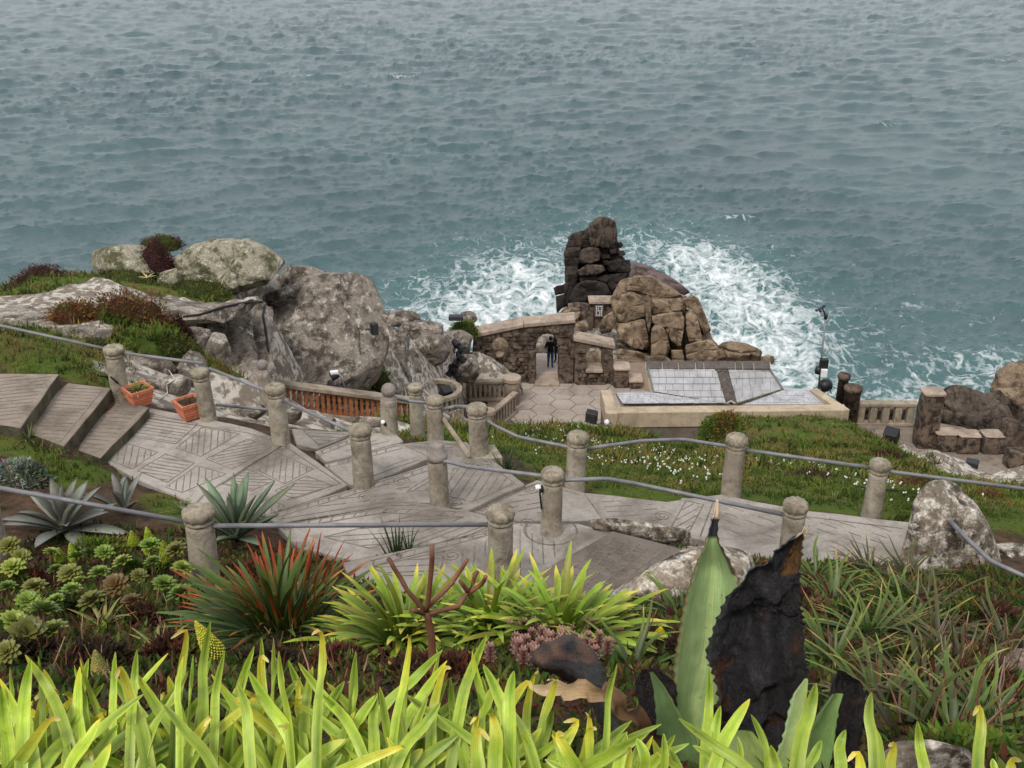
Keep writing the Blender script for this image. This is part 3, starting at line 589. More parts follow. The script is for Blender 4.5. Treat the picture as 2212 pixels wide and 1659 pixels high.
rock('rock', [(600, 600), (620, 572), (670, 575), (705, 588), (712, 600), (690, 615), (620, 635)], 33.5, .8, 'granite', label='low rock between the two big headland boulders', seed=8)
rock('rock', [(560, 640), (640, 612), (700, 620), (660, 650), (590, 668)], 31.8, .8, 'granite', label='flat rock shelf under the crowning boulder', seed=9)
rock('rock_slab', [(40, 690), (120, 650), (185, 612), (300, 640), (430, 655), (560, 655), (560, 690), (420, 700), (250, 705), (130, 715)], 25.5, 1.2, 'granite', label='pale sloping rock slab across the headland above the heather', cat='rock', tilt=.045, ns=120, nrg=40, rough=.03, q=.8, seed=11)
rock('rock_slab', [(-60, 690), (0, 668), (60, 660), (110, 690), (60, 712), (-60, 715)], 21, .8, 'granite', label='pale rock slab at the left edge above the top handrail', cat='rock', tilt=.03, seed=12, rough=.04)
rock('rock_slab', [(95, 715), (170, 700), (240, 715), (235, 742), (150, 748), (95, 735)], 18.3, .5, 'granite', label='small white-flecked slab in the grass below the heather', cat='rock', tilt=.02, seed=13, rough=.05)
small = [(320, 800, 110, 70, 17.0, 'rough knobbly rock behind the first terracotta planter'), (300, 848, 90, 50, 16.0, 'mossy rock right behind the first terracotta planter'), (375, 838, 70, 60, 16.2, 'round rock between the two terracotta planters'), (415, 800, 70, 90, 17.2, 'upright rock left of the second fence post'),
         (365, 890, 70, 34, 15.4, 'low rock left of the second planter'), (500, 895, 60, 30, 16.2, 'flat stone under the short lower handrail'), (545, 890, 55, 36, 16.8, 'square stone left of the third fence post'), (550, 920, 90, 26, 15.6, 'flat slab-like stone beside the landing edge'), (470, 770, 60, 110, 22, 'tall narrow rock at the foot of the flat rock face'), (415, 735, 80, 60, 22, 'rounded rock below the purple heather'), (520, 870, 70, 40, 21, 'grey stone at the base of the rock face'),
         (625, 900, 60, 34, 19, 'stone behind the third fence post'), (690, 915, 90, 30, 20, 'low ledge below the orange balustrade'), (800, 912, 80, 26, 21, 'low ledge under the orange balustrade near its end post')]
for i, (x, y, w, h, Y_, lb) in enumerate(small): rock('rock', ell(x, y, w, h, seed=i), Y_, pxsize(Y_, min(w, h))*.55, 'granite', label=lb, group='small rocks behind the fence', ns=48, nrg=22, rough=.09, seed=20+i)
mid = [(868, 690, 90, 36, 44, 'long tan rock on the skyline right of the largest boulder'), (905, 725, 110, 70, 44, 'big split rock behind the round balcony'), (850, 760, 70, 110, 39, 'craggy upright rock right of the largest boulder'), (880, 790, 60, 70, 39.5, 'knobbly rock above the round balcony'), (930, 755, 80, 70, 43, 'tan rock left of the tall lighting stand'), (860, 820, 60, 80, 37, 'pale rock left of the round balcony'), (845, 850, 60, 60, 35, 'pale stone behind the orb-topped fence post'), (1010, 686, 40, 30, 51, 'small pale rock at the sea edge above the grass patch'), (985, 745, 70, 60, 48, 'rock beside the left end of the arched wall'), (800, 870, 70, 50, 32, 'rock at the foot of the largest boulder'), (1010, 800, 50, 60, 46.5, 'dark rock below the left arch')]
for i, (x, y, w, h, Y_, lb) in enumerate(mid): rock('rock', ell(x, y, w, h, seed=40+i), Y_, pxsize(Y_, min(w, h))*.6, 'granite', label=lb, group='rocks between boulder and arches', ns=64, nrg=30, rough=.10, seed=50+i)
# dark pinnacle
z3 = lambda pts: [(1000+x/3.16, 440+y/3.16) for x, y in pts]
pin = thing('rock_stack', 'tall dark stack of jointed rock standing in the white surf', 'rock stack', PY(1275, 680, 62))
def blk(par, pts, Y_, dz, mat, seed, cracks=(), rough=.025, q=.17, ns=76, nrg=34, joints=None, **k):
    rock('block', z3(pts), Y_, dz, mat, par, ns=ns, nrg=nrg, rough=rough, q=q, seed=seed, cracks=[z3(c) for c in cracks], cr_w=1.9, cr_d=.11, grow=1.0 if par is pin else 1.03, nfac=5, joints=joints or ((1.15, .46, .05) if par is pin else (.8, .7, .045)), **k)
blk(pin, [(720, 230), (860, 150), (1040, 150), (1060, 300), (1110, 400), (1130, 480), (1050, 600), (1000, 700), (680, 740), (700, 600), (690, 330)], 62.8, 1.5, 'dark', 60, ns=110, nrg=50, joints=(1.0, .9, .16))
for i, (pts, Y_, dz, m, cr) in enumerate([
    ([(858, 140), (900, 98), (950, 84), (1000, 95), (1045, 125), (1052, 200), (1048, 310), (960, 305), (870, 290), (856, 230)], 61.8, 1.2, 'pinktop', [[(955, 110), (965, 180), (935, 300)], [(1000, 120), (985, 200), (1010, 310)], [(1030, 130), (1030, 300)], [(880, 150), (920, 210), (890, 290)]]),
    ([(715, 225), (745, 205), (790, 190), (862, 172), (872, 300), (800, 300), (718, 292)], 62, 1.0, 'dark', [[(775, 195), (785, 290)], [(830, 180), (835, 290)]]),
    ([(688, 330), (715, 295), (800, 292), (812, 420), (760, 440), (690, 435)], 61.8, 1.1, 'dark', [[(690, 370), (800, 365)]]),
    ([(790, 340), (815, 305), (870, 294), (930, 305), (942, 340), (935, 385), (880, 410), (800, 415)], 60.6, .9, 'pinktop', []),
    ([(945, 350), (1000, 345), (1008, 372), (948, 380)], 60.9, .5, 'dark', []), ([(1048, 265), (1080, 260), (1097, 285), (1075, 305), (1050, 303)], 62, .5, 'dark', []), ([(1045, 325), (1095, 318), (1112, 345), (1090, 362), (1048, 360)], 61.8, .6, 'dark', []),
    ([(1000, 310), (1048, 312), (1050, 345), (1005, 350)], 61.2, .5, 'dark', []), ([(985, 395), (1060, 378), (1105, 395), (1145, 438), (1142, 470), (1060, 470), (985, 462)], 61.2, 1.0, 'dark', [[(1060, 385), (1050, 465)]]),
    ([(1100, 385), (1140, 382), (1146, 430), (1110, 420)], 62.2, .5, 'dark', []), ([(782, 455), (850, 415), (955, 418), (978, 455), (910, 492), (800, 502)], 60.4, .9, 'pinktop', [[(870, 415), (860, 500)]]), ([(948, 380), (990, 380), (1000, 420), (960, 420)], 61, .5, 'dark', []),
    ([(698, 425), (782, 425), (788, 520), (700, 560)], 61.4, 1.0, 'dark', []), ([(690, 545), (775, 515), (790, 600), (710, 690), (640, 745), (636, 700), (690, 640)], 61.2, 1.0, 'dark', [[(740, 520), (700, 680)]]),
    ([(775, 550), (840, 522), (930, 525), (985, 550), (1012, 610), (1000, 655), (880, 660), (700, 692), (740, 620)], 60.2, 1.0, 'dark', [[(800, 560), (860, 600), (950, 600)], [(870, 600), (850, 660)], [(930, 590), (945, 655)]]),
    ([(900, 500), (990, 482), (1130, 472), (1120, 495), (1070, 560), (1010, 600), (985, 545), (910, 520)], 60.6, .9, 'dark', [[(1000, 485), (990, 545)]]), ([(790, 505), (905, 495), (985, 520), (940, 530), (800, 535)], 60.6, .7, 'dark', []),
    ([(616, 575), (640, 560), (694, 550), (696, 612), (632, 628)], 61.8, .7, 'dark', []), ([(634, 632), (690, 616), (694, 700), (640, 748)], 61.4, .7, 'dark', [])]):
    blk(pin, pts, Y_, dz, m, 61+i, cr)
# brown crag
crag = thing('rock_outcrop', 'rounded brown jointed granite outcrop right of the dark rock stack', 'rock outcrop', PY(1430, 785, 57))
blk(crag, [(1010, 650), (1080, 530), (1160, 500), (1280, 500), (1400, 570), (1500, 630), (1585, 640), (1630, 720), (1680, 860), (1695, 920), (1735, 960), (1745, 1085), (1260, 1090), (1060, 1010), (1045, 830)], 57.6, 2.0, 'crag', 90, ns=130, nrg=56, joints=(1.3, 1.1, .16), q=.6)
for i, (pts, Y_, dz, cr) in enumerate([
    ([(1050, 700), (1080, 625), (1150, 600), (1225, 625), (1250, 690), (1245, 775), (1110, 812), (1048, 800)], 55.4, 1.0, [[(1130, 640), (1110, 700), (1230, 690)], [(1110, 700), (1115, 800)]]),
    ([(1048, 820), (1110, 815), (1240, 785), (1262, 900), (1275, 1005), (1165, 985), (1065, 925)], 55.2, .9, [[(1150, 815), (1185, 850), (1220, 985)], [(1150, 815), (1175, 980)]]),
    ([(1295, 650), (1400, 650), (1492, 640), (1502, 725), (1400, 745), (1300, 752)], 55.4, .9, [[(1350, 670), (1350, 750)], [(1420, 650), (1420, 730)]]), ([(1292, 765), (1400, 745), (1505, 735), (1512, 900), (1485, 985), (1420, 935), (1380, 850), (1300, 820)], 54.8, 1.0, [[(1380, 850), (1500, 870)], [(1400, 890), (1480, 890)], [(1390, 750), (1480, 890)]]),
    ([(1285, 870), (1310, 825), (1345, 822), (1395, 885), (1422, 1000), (1390, 1045), (1285, 1035)], 54.4, .8, [[(1290, 960), (1410, 930)]]), ([(1522, 735), (1580, 728), (1605, 800), (1630, 870), (1632, 940), (1540, 942), (1525, 860)], 55.0, .8, [[(1525, 800), (1600, 800)]]),
    ([(1510, 650), (1560, 625), (1605, 645), (1650, 750), (1690, 860), (1650, 905), (1615, 820), (1580, 720), (1520, 725)], 55.8, .9, [[(1520, 700), (1640, 730)], [(1590, 640), (1650, 880)]]), ([(1520, 965), (1600, 940), (1705, 925), (1748, 985), (1745, 1085), (1530, 1085)], 54.6, 1.0, [[(1530, 1030), (1600, 1010), (1740, 1000)]]),
    ([(1075, 610), (1125, 525), (1190, 500), (1285, 498), (1400, 565), (1492, 630), (1400, 645), (1300, 640), (1240, 615), (1150, 590)], 56.6, .9, [[(1120, 560), (1250, 560), (1350, 600)], [(1200, 510), (1220, 600)]]), ([(1050, 985), (1150, 1000), (1275, 1030), (1260, 1110), (1060, 1090)], 54.6, .7, [[(1060, 1030), (1260, 1060)]]),
    ([(1240, 630), (1268, 625), (1284, 700), (1290, 800), (1268, 890), (1248, 780)], 54.8, .4, []), ([(930, 850), (960, 770), (1035, 730), (1045, 800), (1010, 880), (940, 890)], 54.8, .8, [[(990, 770), (960, 880)]]), ([(1245, 1040), (1380, 1035), (1430, 1075), (1300, 1090), (1250, 1085)], 53.6, .6, []), ([(1420, 1000), (1500, 1000), (1515, 1080), (1430, 1080)], 54.2, .6, []),
    ([(1060, 1060), (1250, 1075), (1260, 1140), (1130, 1130), (1060, 1110)], 53.2, .6, [[(1060, 1085), (1250, 1105)]]), ([(1140, 1130), (1270, 1150), (1285, 1260), (1230, 1240), (1150, 1180)], 52, .6, [[(1180, 1150), (1280, 1240)]])]):
    blk(crag, pts, Y_, dz, 'crag', 91+i, cr)
rock('rock_ledge', z3([(1130, 415), (1200, 405), (1270, 425), (1400, 490), (1500, 560), (1560, 625), (1480, 640), (1300, 560), (1130, 500)]), 66, 2.2, 'wetledge', label='purple-grey wave-washed ledge behind the brown outcrop', cat='rock ledge', tilt=.05, seed=120, rough=.06, ns=90, nrg=30)
rock('rock_outcrop', z3([(1745, 980), (1780, 950), (1840, 942), (1930, 955), (2000, 985), (2035, 1010), (2040, 1060), (1950, 1085), (1750, 1085)]), 52, 1.2, 'crag', label='low brown rocks at the surf behind the slate roof', cat='rock', seed=121, rough=.06, ns=90, nrg=36, joints=(.8, 1.1, .14))
rock('rock', z3([(2030, 1050), (2070, 1035), (2120, 1040), (2130, 1090), (2040, 1095)]), 51.5, .6, 'crag', label='small rock at the right end of the slate ridge', seed=122)
rock('rock', z3([(640, 760), (700, 700), (800, 720), (805, 800), (720, 830), (620, 800)]), 56.5, .9, 'crag', label='tan rock behind the top of the arched wall', seed=123, rough=.08, joints=(.7, .9, .1))
rock('rock', z3([(770, 810), (840, 795), (860, 830), (850, 880), (760, 880)]), 53.5, .7, 'crag', label='tan block right behind the arched wall coping', seed=124)
# right hand rocks
rock('rock_outcrop', [(2030, 850), (2060, 835), (2110, 838), (2150, 860), (2185, 880), (2200, 930), (2180, 965), (2090, 960), (2035, 950), (2022, 900)], 46.5, 1.6, 'pinktop', label='rugged rock behind the square stone pillar', cat='rock', seed=130, rough=.09, ns=90, nrg=40, joints=(1.4, 1.1, .12))
rock('rock_outcrop', [(2142, 845), (2150, 805), (2180, 785), (2230, 785), (2320, 800), (2320, 920), (2190, 905), (2160, 870)], 49.5, 1.8, 'crag', label='lichen-topped rock at the right edge above the sea', cat='rock', seed=131, rough=.08, ns=90, nrg=40, joints=(1.2, 1.2, .12))
rock('rock', [(2130, 850), (2160, 842), (2185, 870), (2170, 890), (2140, 880)], 48, .5, 'pinktop', label='small rock between the two right-hand outcrops', seed=132)
rock('rock', [(1950, 1010), (1985, 978), (2020, 972), (2060, 990), (2085, 1030), (2060, 1045), (1990, 1035), (1955, 1025)], 30.5, .8, 'stone', label='white lichened rock at the lower end of the grass bank', tilt=.03, seed=133, rough=.05)
for i, (x, y, w, h, Y_, lb) in enumerate([(1860, 1008, 90, 20, 26, 'flat pale rock half buried in the bank behind the rail'), (1820, 1040, 80, 18, 17.5, 'thin white rock in the grass left of the last rail post'), (1390, 948, 40, 16, 27.5, 'small pale rock at the crest of the flowery bank'), (1870, 1062, 60, 16, 15, 'small white rock in the grass behind the last rail post'), (2165, 1130, 130, 50, 12.6, 'flat pale rock beside the standing stone'), (2180, 1180, 110, 70, 11.2, 'tan rock right of the standing stone')]):
    rock('rock', ell(x, y, w, h, seed=140+i), Y_, pxsize(Y_, h)*.9, 'stone', label=lb, tilt=.02, seed=140+i, ns=48, nrg=20, rough=.05)
rock('standing_stone', [(1950, 1200), (1962, 1150), (1975, 1085), (2005, 1048), (2040, 1036), (2075, 1055), (2110, 1095), (2140, 1150), (2165, 1230), (2190, 1310), (2120, 1350), (2020, 1340), (1955, 1290)], 10.6, .42, 'stone', label='big lichen-spotted standing stone holding the end of a handrail', cat='standing stone', tilt=.0012, ns=110, nrg=46, rough=.045, seed=150, cracks=[[(2050, 1060), (2040, 1110), (2000, 1150)], [(2085, 1150), (2110, 1240), (2160, 1280)]], cr_w=8, cr_d=.05)
rock('rock', [(1250, 1124), (1330, 1120), (1420, 1134), (1500, 1150), (1520, 1168), (1500, 1182), (1400, 1168), (1320, 1148), (1262, 1136)], 10.55, .12, 'stone', label='yellowish rough rock ledge along the edge of the damp slab', seed=151, rough=.05, q=.6)
rock('boulder', [(1290, 1330), (1330, 1280), (1400, 1230), (1470, 1195), (1540, 1180), (1620, 1200), (1640, 1280), (1560, 1360), (1420, 1400), (1320, 1380)], 8.2, .5, 'stone', label='tan rock bedded between the damp slab and the big agave', cat='boulder', tilt=.002, ns=90, nrg=36, rough=.05, seed=152)
rock('rock', [(1900, 1640), (1940, 1605), (2010, 1600), (2080, 1615), (2120, 1650), (2110, 1720), (1920, 1720)], 2.7, .12, 'stone', label='rough grey rock at the bottom edge among the strap leaves', seed=153, rough=.06, ns=90, nrg=36)
rock('rock', ell(2200, 1470, 80, 150, seed=3), 5.2, .16, 'stone', label='pale rock showing through the plants at the right edge', seed=154, rough=.06)

# ------------------------------------------------------------------ stage floor with hexagon paving
SL = 23.2
stage = MB().prism([Vector((x, y, CAMZ-SL-.02)) for x, y in ((-1.2, 42.2), (9.5, 42.2), (9.5, 52.5), (-1.2, 52.5))], (0, 0, -.4)).build('stage_floor', MAT['joint']); tag(stage, kind='structure')
hr = .64; variants = []
for v in range(5):
    mb = MB(); mb.prism([Vector(((hr-.022)*math.cos(R(60*k))*random.uniform(.985, 1.01), (hr-.022)*math.sin(R(60*k))*random.uniform(.985, 1.01), .02)) for k in range(6)], (0, 0, -.06)); o = mb.build('paving_stone', MAT['paver'], origin=(0, 0, 0)); variants.append(o.data); bpy.data.objects.remove(o)
poly = [PD(x, y, SL) for x, y in ((1085, 935), (1110, 880), (1130, 832), (1180, 822), (1395, 845), (1340, 870), (1320, 935))]
for i in range(-2, 14):
    for j in range(0, 11):
        x = i*hr*1.5-.4; y = 42.4+j*hr*math.sqrt(3)+(i % 2)*hr*math.sqrt(3)/2
        if inpoly(x, y, poly) or any(inpoly(x+a, y+b, poly) for a, b in ((.5, 0), (-.5, 0), (0, .5), (0, -.5))):
            o = bpy.data.objects.new('paving_stone', random.choice(variants)); col.objects.link(o); o.parent = stage; o.location = Vector((x, y, CAMZ-SL+random.uniform(-.006, .006)))-stage.location; o.rotation_euler = (0, 0, R(60*random.randrange(6)))
rf = [PD(x, y, SL) for x, y in ((1800, 935), (1830, 905), (1980, 905), (2120, 930), (2400, 930), (2400, 1090), (1950, 1090))]
rst = MB().prism(rf, (0, 0, -.4)).build('stage_terrace', MAT['path2']); tag(rst, kind='structure')

# ------------------------------------------------------------------ masonry helpers
def stonemesh(w, d, h, seed, rough=.03, n=4):
    g = np.linspace(-1, 1, n); V = []; F = []
    for ax in range(3):
        for sg in (-1, 1):
            o = len(V)
            for a in g:
                for b in g:
                    p = [0, 0, 0]; p[ax] = sg; p[(ax+1) % 3] = a; p[(ax+2) % 3] = b; V.append(p)
            for i in range(n-1):
                for j in range(n-1):
                    q = (o+i*n+j, o+(i+1)*n+j, o+(i+1)*n+j+1, o+i*n+j+1); F.append(q if sg > 0 else q[::-1])
    V = np.array(V, float); e = (np.abs(V)**8).sum(1)**(-1/8); V = V*e[:, None]
    V = V*np.array([w/2, d/2, h/2])+rough*np.stack([fbm(V*1.6+seed*5+k*9, 3, seed+k) for k in range(3)], 1)
    return V, F
def stone(name, c, w, d, h, mat, parent=None, rz=0, seed=0, rough=.03, n=5):
    V, F = stonemesh(w, d, h, seed, rough, n); m = Matrix.Rotation(rz, 3, 'Z'); mb = MB(); mb.add([m @ Vector(v)+Vector(c) for v in V], F)
    o = mb.build(name, MAT[mat], parent, True, None)
    return o
SV = []
for v in range(10):
    Vs, Fs = stonemesh(random.uniform(.36, .62), .16, .2, v+3, .025, 4); m = MB().add(Vs, Fs).build('stone', MAT['wall'], None, True, (0, 0, 0)); SV.append(m.data); bpy.data.objects.remove(m)
def wall2d(name, out, holes, Yf, th, parent, mat='wall', faced=True):
    """upright wall: outline and openings as picture points on the plane Y=Yf, extruded back by th"""
    loops = [[PY(x, y, Yf) for x, y in l] for l in [out]+holes]; mb = MB(); allv = [v for l in loops for v in l]; n = len(allv)
    tri = tessellate_polygon(loops); bk = [v+Vector((0, th, 0)) for v in allv]; fs = []
    for t_ in tri:
        a, b, c = (allv[i] for i in t_); t_ = list(t_)
        if (b-a).cross(c-a).y > 0: t_ = t_[::-1]
        fs += [tuple(t_), tuple(i+n for i in t_[::-1])]
    o = 0
    for l in loops:
        k = len(l)
        for i in range(k): fs.append((o+i, o+(i+1) % k, n+o+(i+1) % k, n+o+i))
        o += k
    mb.add(allv+bk, fs); w = mb.build(name, MAT[mat], parent)
    bm = bmesh.new(); bm.from_mesh(w.data); bmesh.ops.recalc_face_normals(bm, faces=bm.faces); bm.to_mesh(w.data); bm.free()
    if faced:
        L2 = [[(v.x, v.z) for v in l] for l in loops]; x0, x1 = min(p[0] for p in L2[0]), max(p[0] for p in L2[0]); z0, z1 = min(p[1] for p in L2[0]), max(p[1] for p in L2[0])
        z = z0+.12; r = 0; org = wloc(w)
        while z < z1-.05:
            x = x0+.15+(r % 2)*.2
            while x < x1-.1:
                s_ = random.uniform(.36, .6); cx = x+s_/2
                if all(inpoly(cx+a, z+b, L2[0]) and not any(inpoly(cx+a, z+b, h) for h in L2[1:]) for a, b in ((-s_/2+.04, .07), (s_/2-.04, .07), (-s_/2+.04, -.07), (s_/2-.04, -.07))):
                    o_ = bpy.data.objects.new('stone', random.choice(SV)); col.objects.link(o_); o_.parent = w; o_.location = Vector((cx, Yf-.02+random.uniform(-.03, .02), z))-org; o_.scale = (s_/.49, 1, random.uniform(.95, 1.1)); o_.rotation_euler = (0, random.uniform(-.02, .02), 0)
                x += s_+.03
            z += .225; r += 1
    return w
def arch(cx, w, ytop, ybot):
    r = w/2; return [(cx-r, ybot), (cx-r, ytop+r*.95)]+[(cx-r*math.cos(R(a)), ytop+r*.95-r*.95*math.sin(R(a))) for a in range(20, 180, 20)]+[(cx+r, ytop+r*.95), (cx+r, ybot)]
aw = thing('arched_wall', 'weathered stone wall with arched doorway and small arched window behind the stage', 'wall', PY(1130, 832, 50))
wall2d('wall', [(1016, 842), (1022, 731), (1128, 709), (1240, 699), (1240, 842), (1206, 842), (1206, 742), (1202, 731), (1193, 723), (1182, 721), (1171, 723), (1162, 731), (1158, 742), (1158, 842)], [arch(1080, 34, 729, 802)], 50, .85, aw)
for a, b in (((1016, 732), (1131, 708)), ((1131, 708), (1243, 698))):
    p, q = PY(*a, 49.9), PY(*b, 49.9); e = Vector((0, 1.05, 0)); u = Vector((0, 0, .2))
    if a[0] > 1100: p = p+Vector((.02, 0, 0))
    o = MB().hexa([p, q, q+e, p+e], [p+u, q+u, q+e+u, p+e+u]).build('coping_slab', MAT['coping'], aw); bevel(o, .03)
for x0, x1, y0, y1 in ((1141, 1157, 760, 840), (1207, 1240, 770, 842), (1018, 1058, 800, 842)):   # buttress faces
    p = PY(x0, y1, 49.75); q = PY(x1, y0, 49.75); o = MB().box(((p.x+q.x)/2, 49.9, (p.z+q.z)/2), (q.x-p.x, .3, q.z-p.z)).build('pier', MAT['wall'], aw); bevel(o, .04)
p = PY(1079, 802, 50.4); o = MB().lathe([(.2, -.1), (.2, .8), (.26, .82), (.26, .95), (.2, .98)], 14, (p.x, 50.6, p.z-.05)).build('window_column', MAT['coping'], aw, True)
p = PY(1182, 838, 49.4); o = MB().box((p.x, 50.2, CAMZ-SL+.06), (1.25, 1.6, .16)).build('threshold', MAT['coping'], aw); bevel(o, .02)
ww = thing('arched_wall', 'lower stepped wall with one arched window right of the doorway wall', 'wall', PY(1300, 840, 49.6))
wall2d('wall', [(1241, 846), (1241, 736), (1324, 754), (1326, 850)], [arch(1284, 34, 750, 803)], 49.7, .8, ww)
p, q = PY(1239, 737, 49.6), PY(1329, 755, 49.6); e = Vector((0, 1.0, 0)); u = Vector((0, 0, .2)); o = MB().hexa([p, q, q+e, p+e], [p+u, q+u, q+e+u, p+e+u]).build('coping_slab', MAT['coping'], ww); bevel(o, .03)
p = PY(1284, 803, 49.5); o = MB().box((p.x, 50.0, p.z+.0), (.85, 1.0, .14)).build('window_sill', MAT['coping'], ww); bevel(o, .02)
for i, (x0, x1, yt) in enumerate(((1326, 1358, 800), (1358, 1386, 826))):
    p = PY(x0, yt, 49.3); q = PY(x1, 850, 49.3); o = stone('step_block', ((p.x+q.x)/2, 49.7, (p.z+q.z)/2-.1), q.x-p.x-.01, .95, p.z-q.z+.2, 'wall', ww, seed=i, rough=.03); c = stone('step_block', ((p.x+q.x)/2+.02, 49.68, p.z+.06), q.x-p.x+.06, 1.0, .16, 'coping', ww, seed=i+5, rough=.015)
rock('rock', [(1040, 740), (1075, 722), (1110, 730), (1125, 800), (1115, 845), (1040, 845)], 53.2, .8, 'crag', label='tan rock seen through the small left arch', seed=125, rough=.07)
rock('rock', [(1262, 770), (1290, 752), (1312, 775), (1310, 830), (1262, 830)], 52.8, .7, 'crag', label='tan rock seen through the right arched window', seed=126, rough=.07)
rock('rock', [(1148, 735), (1165, 715), (1185, 722), (1205, 716), (1222, 735), (1215, 775), (1150, 775)], 56, .8, 'granite', label='pale rounded rocks seen through the top of the doorway', seed=127, rough=.1)
# low wall with plaque above the arches
lw = thing('low_wall', 'low stone wall with a small lettered plaque below the dark rock stack', 'wall', PY(1285, 700, 57))
for i, (x0, x1, y0, y1, Y_) in enumerate(((1225, 1275, 662, 690, 57), (1252, 1284, 678, 695, 56.6), (1272, 1328, 652, 690, 57))):
    p = PY(x0, y1, Y_); q = PY(x1, y0, Y_); stone('wall', ((p.x+q.x)/2, Y_+.4, (p.z+q.z)/2-.3), q.x-p.x, .8, q.z-p.z+.6, 'wall', lw, seed=30+i, rough=.05)
p = PY(1272, 654, 56.9); q = PY(1328, 645, 57.6); o = MB().box(((p.x+q.x)/2, 57.3, p.z+.03), (q.x-p.x, 1.0, .16)).build('coping_slab', MAT['coping'], lw); bevel(o, .03)
p = PY(1294, 672, 56.85); plq = MB().box((p.x, 56.92, p.z), (.5, .12, .75)).build('plaque', MAT['ridge'], lw)
for r_ in range(5):
    for k in range(4):
        if (r_*4+k) % 7 != 6: MB().box((p.x-.15+k*.1, 56.853, p.z+.27-r_*.13), (.045, .012, .085), 0).build('lettering', MAT['white'], plq)

# ------------------------------------------------------------------ slate roofed building
bd = thing('slate_building', 'low rendered building with pale slate roof and dark ridge tiles beside the stage', 'building', PD(1560, 900, 23.4))
def roofpoly(pts): return [PD(x, y, d) for x, y, d in pts]
def slates(poly, wS, hS, up, parent, name='roof_plane'):
    a, b, c = poly[0], poly[1], poly[2]; n = (b-a).cross(c-a).normalized()
    if n.z < 0: n = -n
    base = MB().prism([p-n*.03 for p in poly], -n*.06).build(name, MAT['joint'], parent)
    up = (up-n*up.dot(n)).normalized(); rt = up.cross(n).normalized()
    Q = [(p.dot(rt), p.dot(up)) for p in poly]; off = a-rt*a.dot(rt)-up*a.dot(up)
    r = 0; v = min(q[1] for q in Q); org = wloc(base)
    def clip(pl, f):
        o = []
        for i in range(len(pl)):
            s_, e = pl[i], pl[(i+1) % len(pl)]; fs_, fe = f(s_), f(e)
            if fs_ >= 0: o.append(s_)
            if fs_*fe < 0: k = fs_/(fs_-fe); o.append((s_[0]+(e[0]-s_[0])*k, s_[1]+(e[1]-s_[1])*k))
        return o
    ar = sum(Q[i][0]*Q[(i+1) % len(Q)][1]-Q[(i+1) % len(Q)][0]*Q[i][1] for i in range(len(Q)))
    if ar < 0: Q = Q[::-1]
    while v < max(q[1] for q in Q):
        u = min(q[0] for q in Q)-wS*random.uniform(0, 1)
        while u < max(q[0] for q in Q):
            w = wS*random.uniform(.7, 1.3); pl = [(u+.008, v+.008), (u+w-.008, v+.008), (u+w-.008, v+hS-.008), (u+.008, v+hS-.008)]
            for i in range(len(Q)):
                (x1, y1), (x2, y2) = Q[i], Q[(i+1) % len(Q)]
                pl = clip(pl, lambda p: (x2-x1)*(p[1]-y1)-(y2-y1)*(p[0]-x1)) if pl else pl
            if len(pl) >= 3 and abs(sum(pl[i][0]*pl[(i+1) % len(pl)][1]-pl[(i+1) % len(pl)][0]*pl[i][1] for i in range(len(pl)))) > .01:
                lift = random.uniform(.0, .012); tl = random.uniform(-.008, .008)
                MB().prism([off+rt*p[0]+up*p[1]+n*(lift+tl*(p[1]-v)/hS) for p in pl], -n*.028).build('slate', MAT['slate'], base)
            u += w
        v += hS*random.uniform(.92, 1.08); r += 1
    return base
fl_ = 21.5
slates(roofpoly([(1330, 848, fl_-.15), (1398, 846, fl_-.15), (1412, 848, fl_-.15), (1578, 876, fl_), (1345, 880, fl_+.05)]), .34, .22, Vector((0, 1, 0)), bd)
slates(roofpoly([(1592, 874, fl_), (1692, 842, fl_-.15), (1755, 840, fl_-.15), (1800, 872, fl_)]), .36, .2, Vector((0, 1, 0)), bd)
hip0, hip1 = PD(1560, 795, 20.45), PD(1580, 872, 21.4)
tl, tr = PD(1400, 797, 20.45), PD(1660, 795, 20.45); bl, br = PD(1412, 848, 21.36), PD(1691, 842, 21.36)
def onplane(px, py, a, b, c):
    n = (b-a).cross(c-a); r = ray(px, py); o_ = Vector((0, 0, CAMZ)); return o_+r*((a-o_).dot(n)/r.dot(n))
ht1, ht2 = PD(1546, 797, 20.45), PD(1573, 797, 20.45)
slates([bl, onplane(1568, 872, bl, tl, ht1), ht1, tl], .38, .3, Vector((0, 0, 1)), bd); slates([onplane(1592, 872, br, tr, ht2), br, tr, ht2], .38, .3, Vector((0, 0, 1)), bd)
hip1 = (onplane(1580, 872, bl, tl, ht1)+onplane(1580, 872, br, tr, ht2))/2
# gable wall below roof planes, ridge and hip
mb = MB(); mb.hexa([bl+Vector((-.02, .1, -2.5)), br+Vector((.02, .1, -2.5)), PD(1660, 795, 20.45)+Vector((.02, .6, -3.6)), tl+Vector((-.02, .6, -3.6))], [bl+Vector((-.02, .3, -.5)), br+Vector((.02, .3, -.5)), tr+Vector((.02, .6, -.35)), tl+Vector((-.02, .6, -.35))]); mb.build('wall', MAT['parapet'], bd)
for i, (x0, x1) in enumerate(((1396, 1430), (1432, 1465), (1467, 1502), (1504, 1520), (1522, 1552), (1553, 1573), (1574, 1588), (1590, 1604), (1606, 1628), (1630, 1664))):
    p, q = PD(x0, 796, 20.42), PD(x1, 796, 20.42); d1 = Vector((0, .28, .26)); d2 = Vector((0, .62, -.02)); k = Vector((0, 0, -.06))
    mb = MB(); mb.hexa([p+k, q+k, q+d1+k, p+d1+k], [p, q, q+d1, p+d1]); mb.hexa([p+d1+k, q+d1+k, q+d2+k, p+d2+k], [p+d1, q+d1, q+d2, p+d2]); mb.build('ridge_tile', MAT['ridge'], bd)
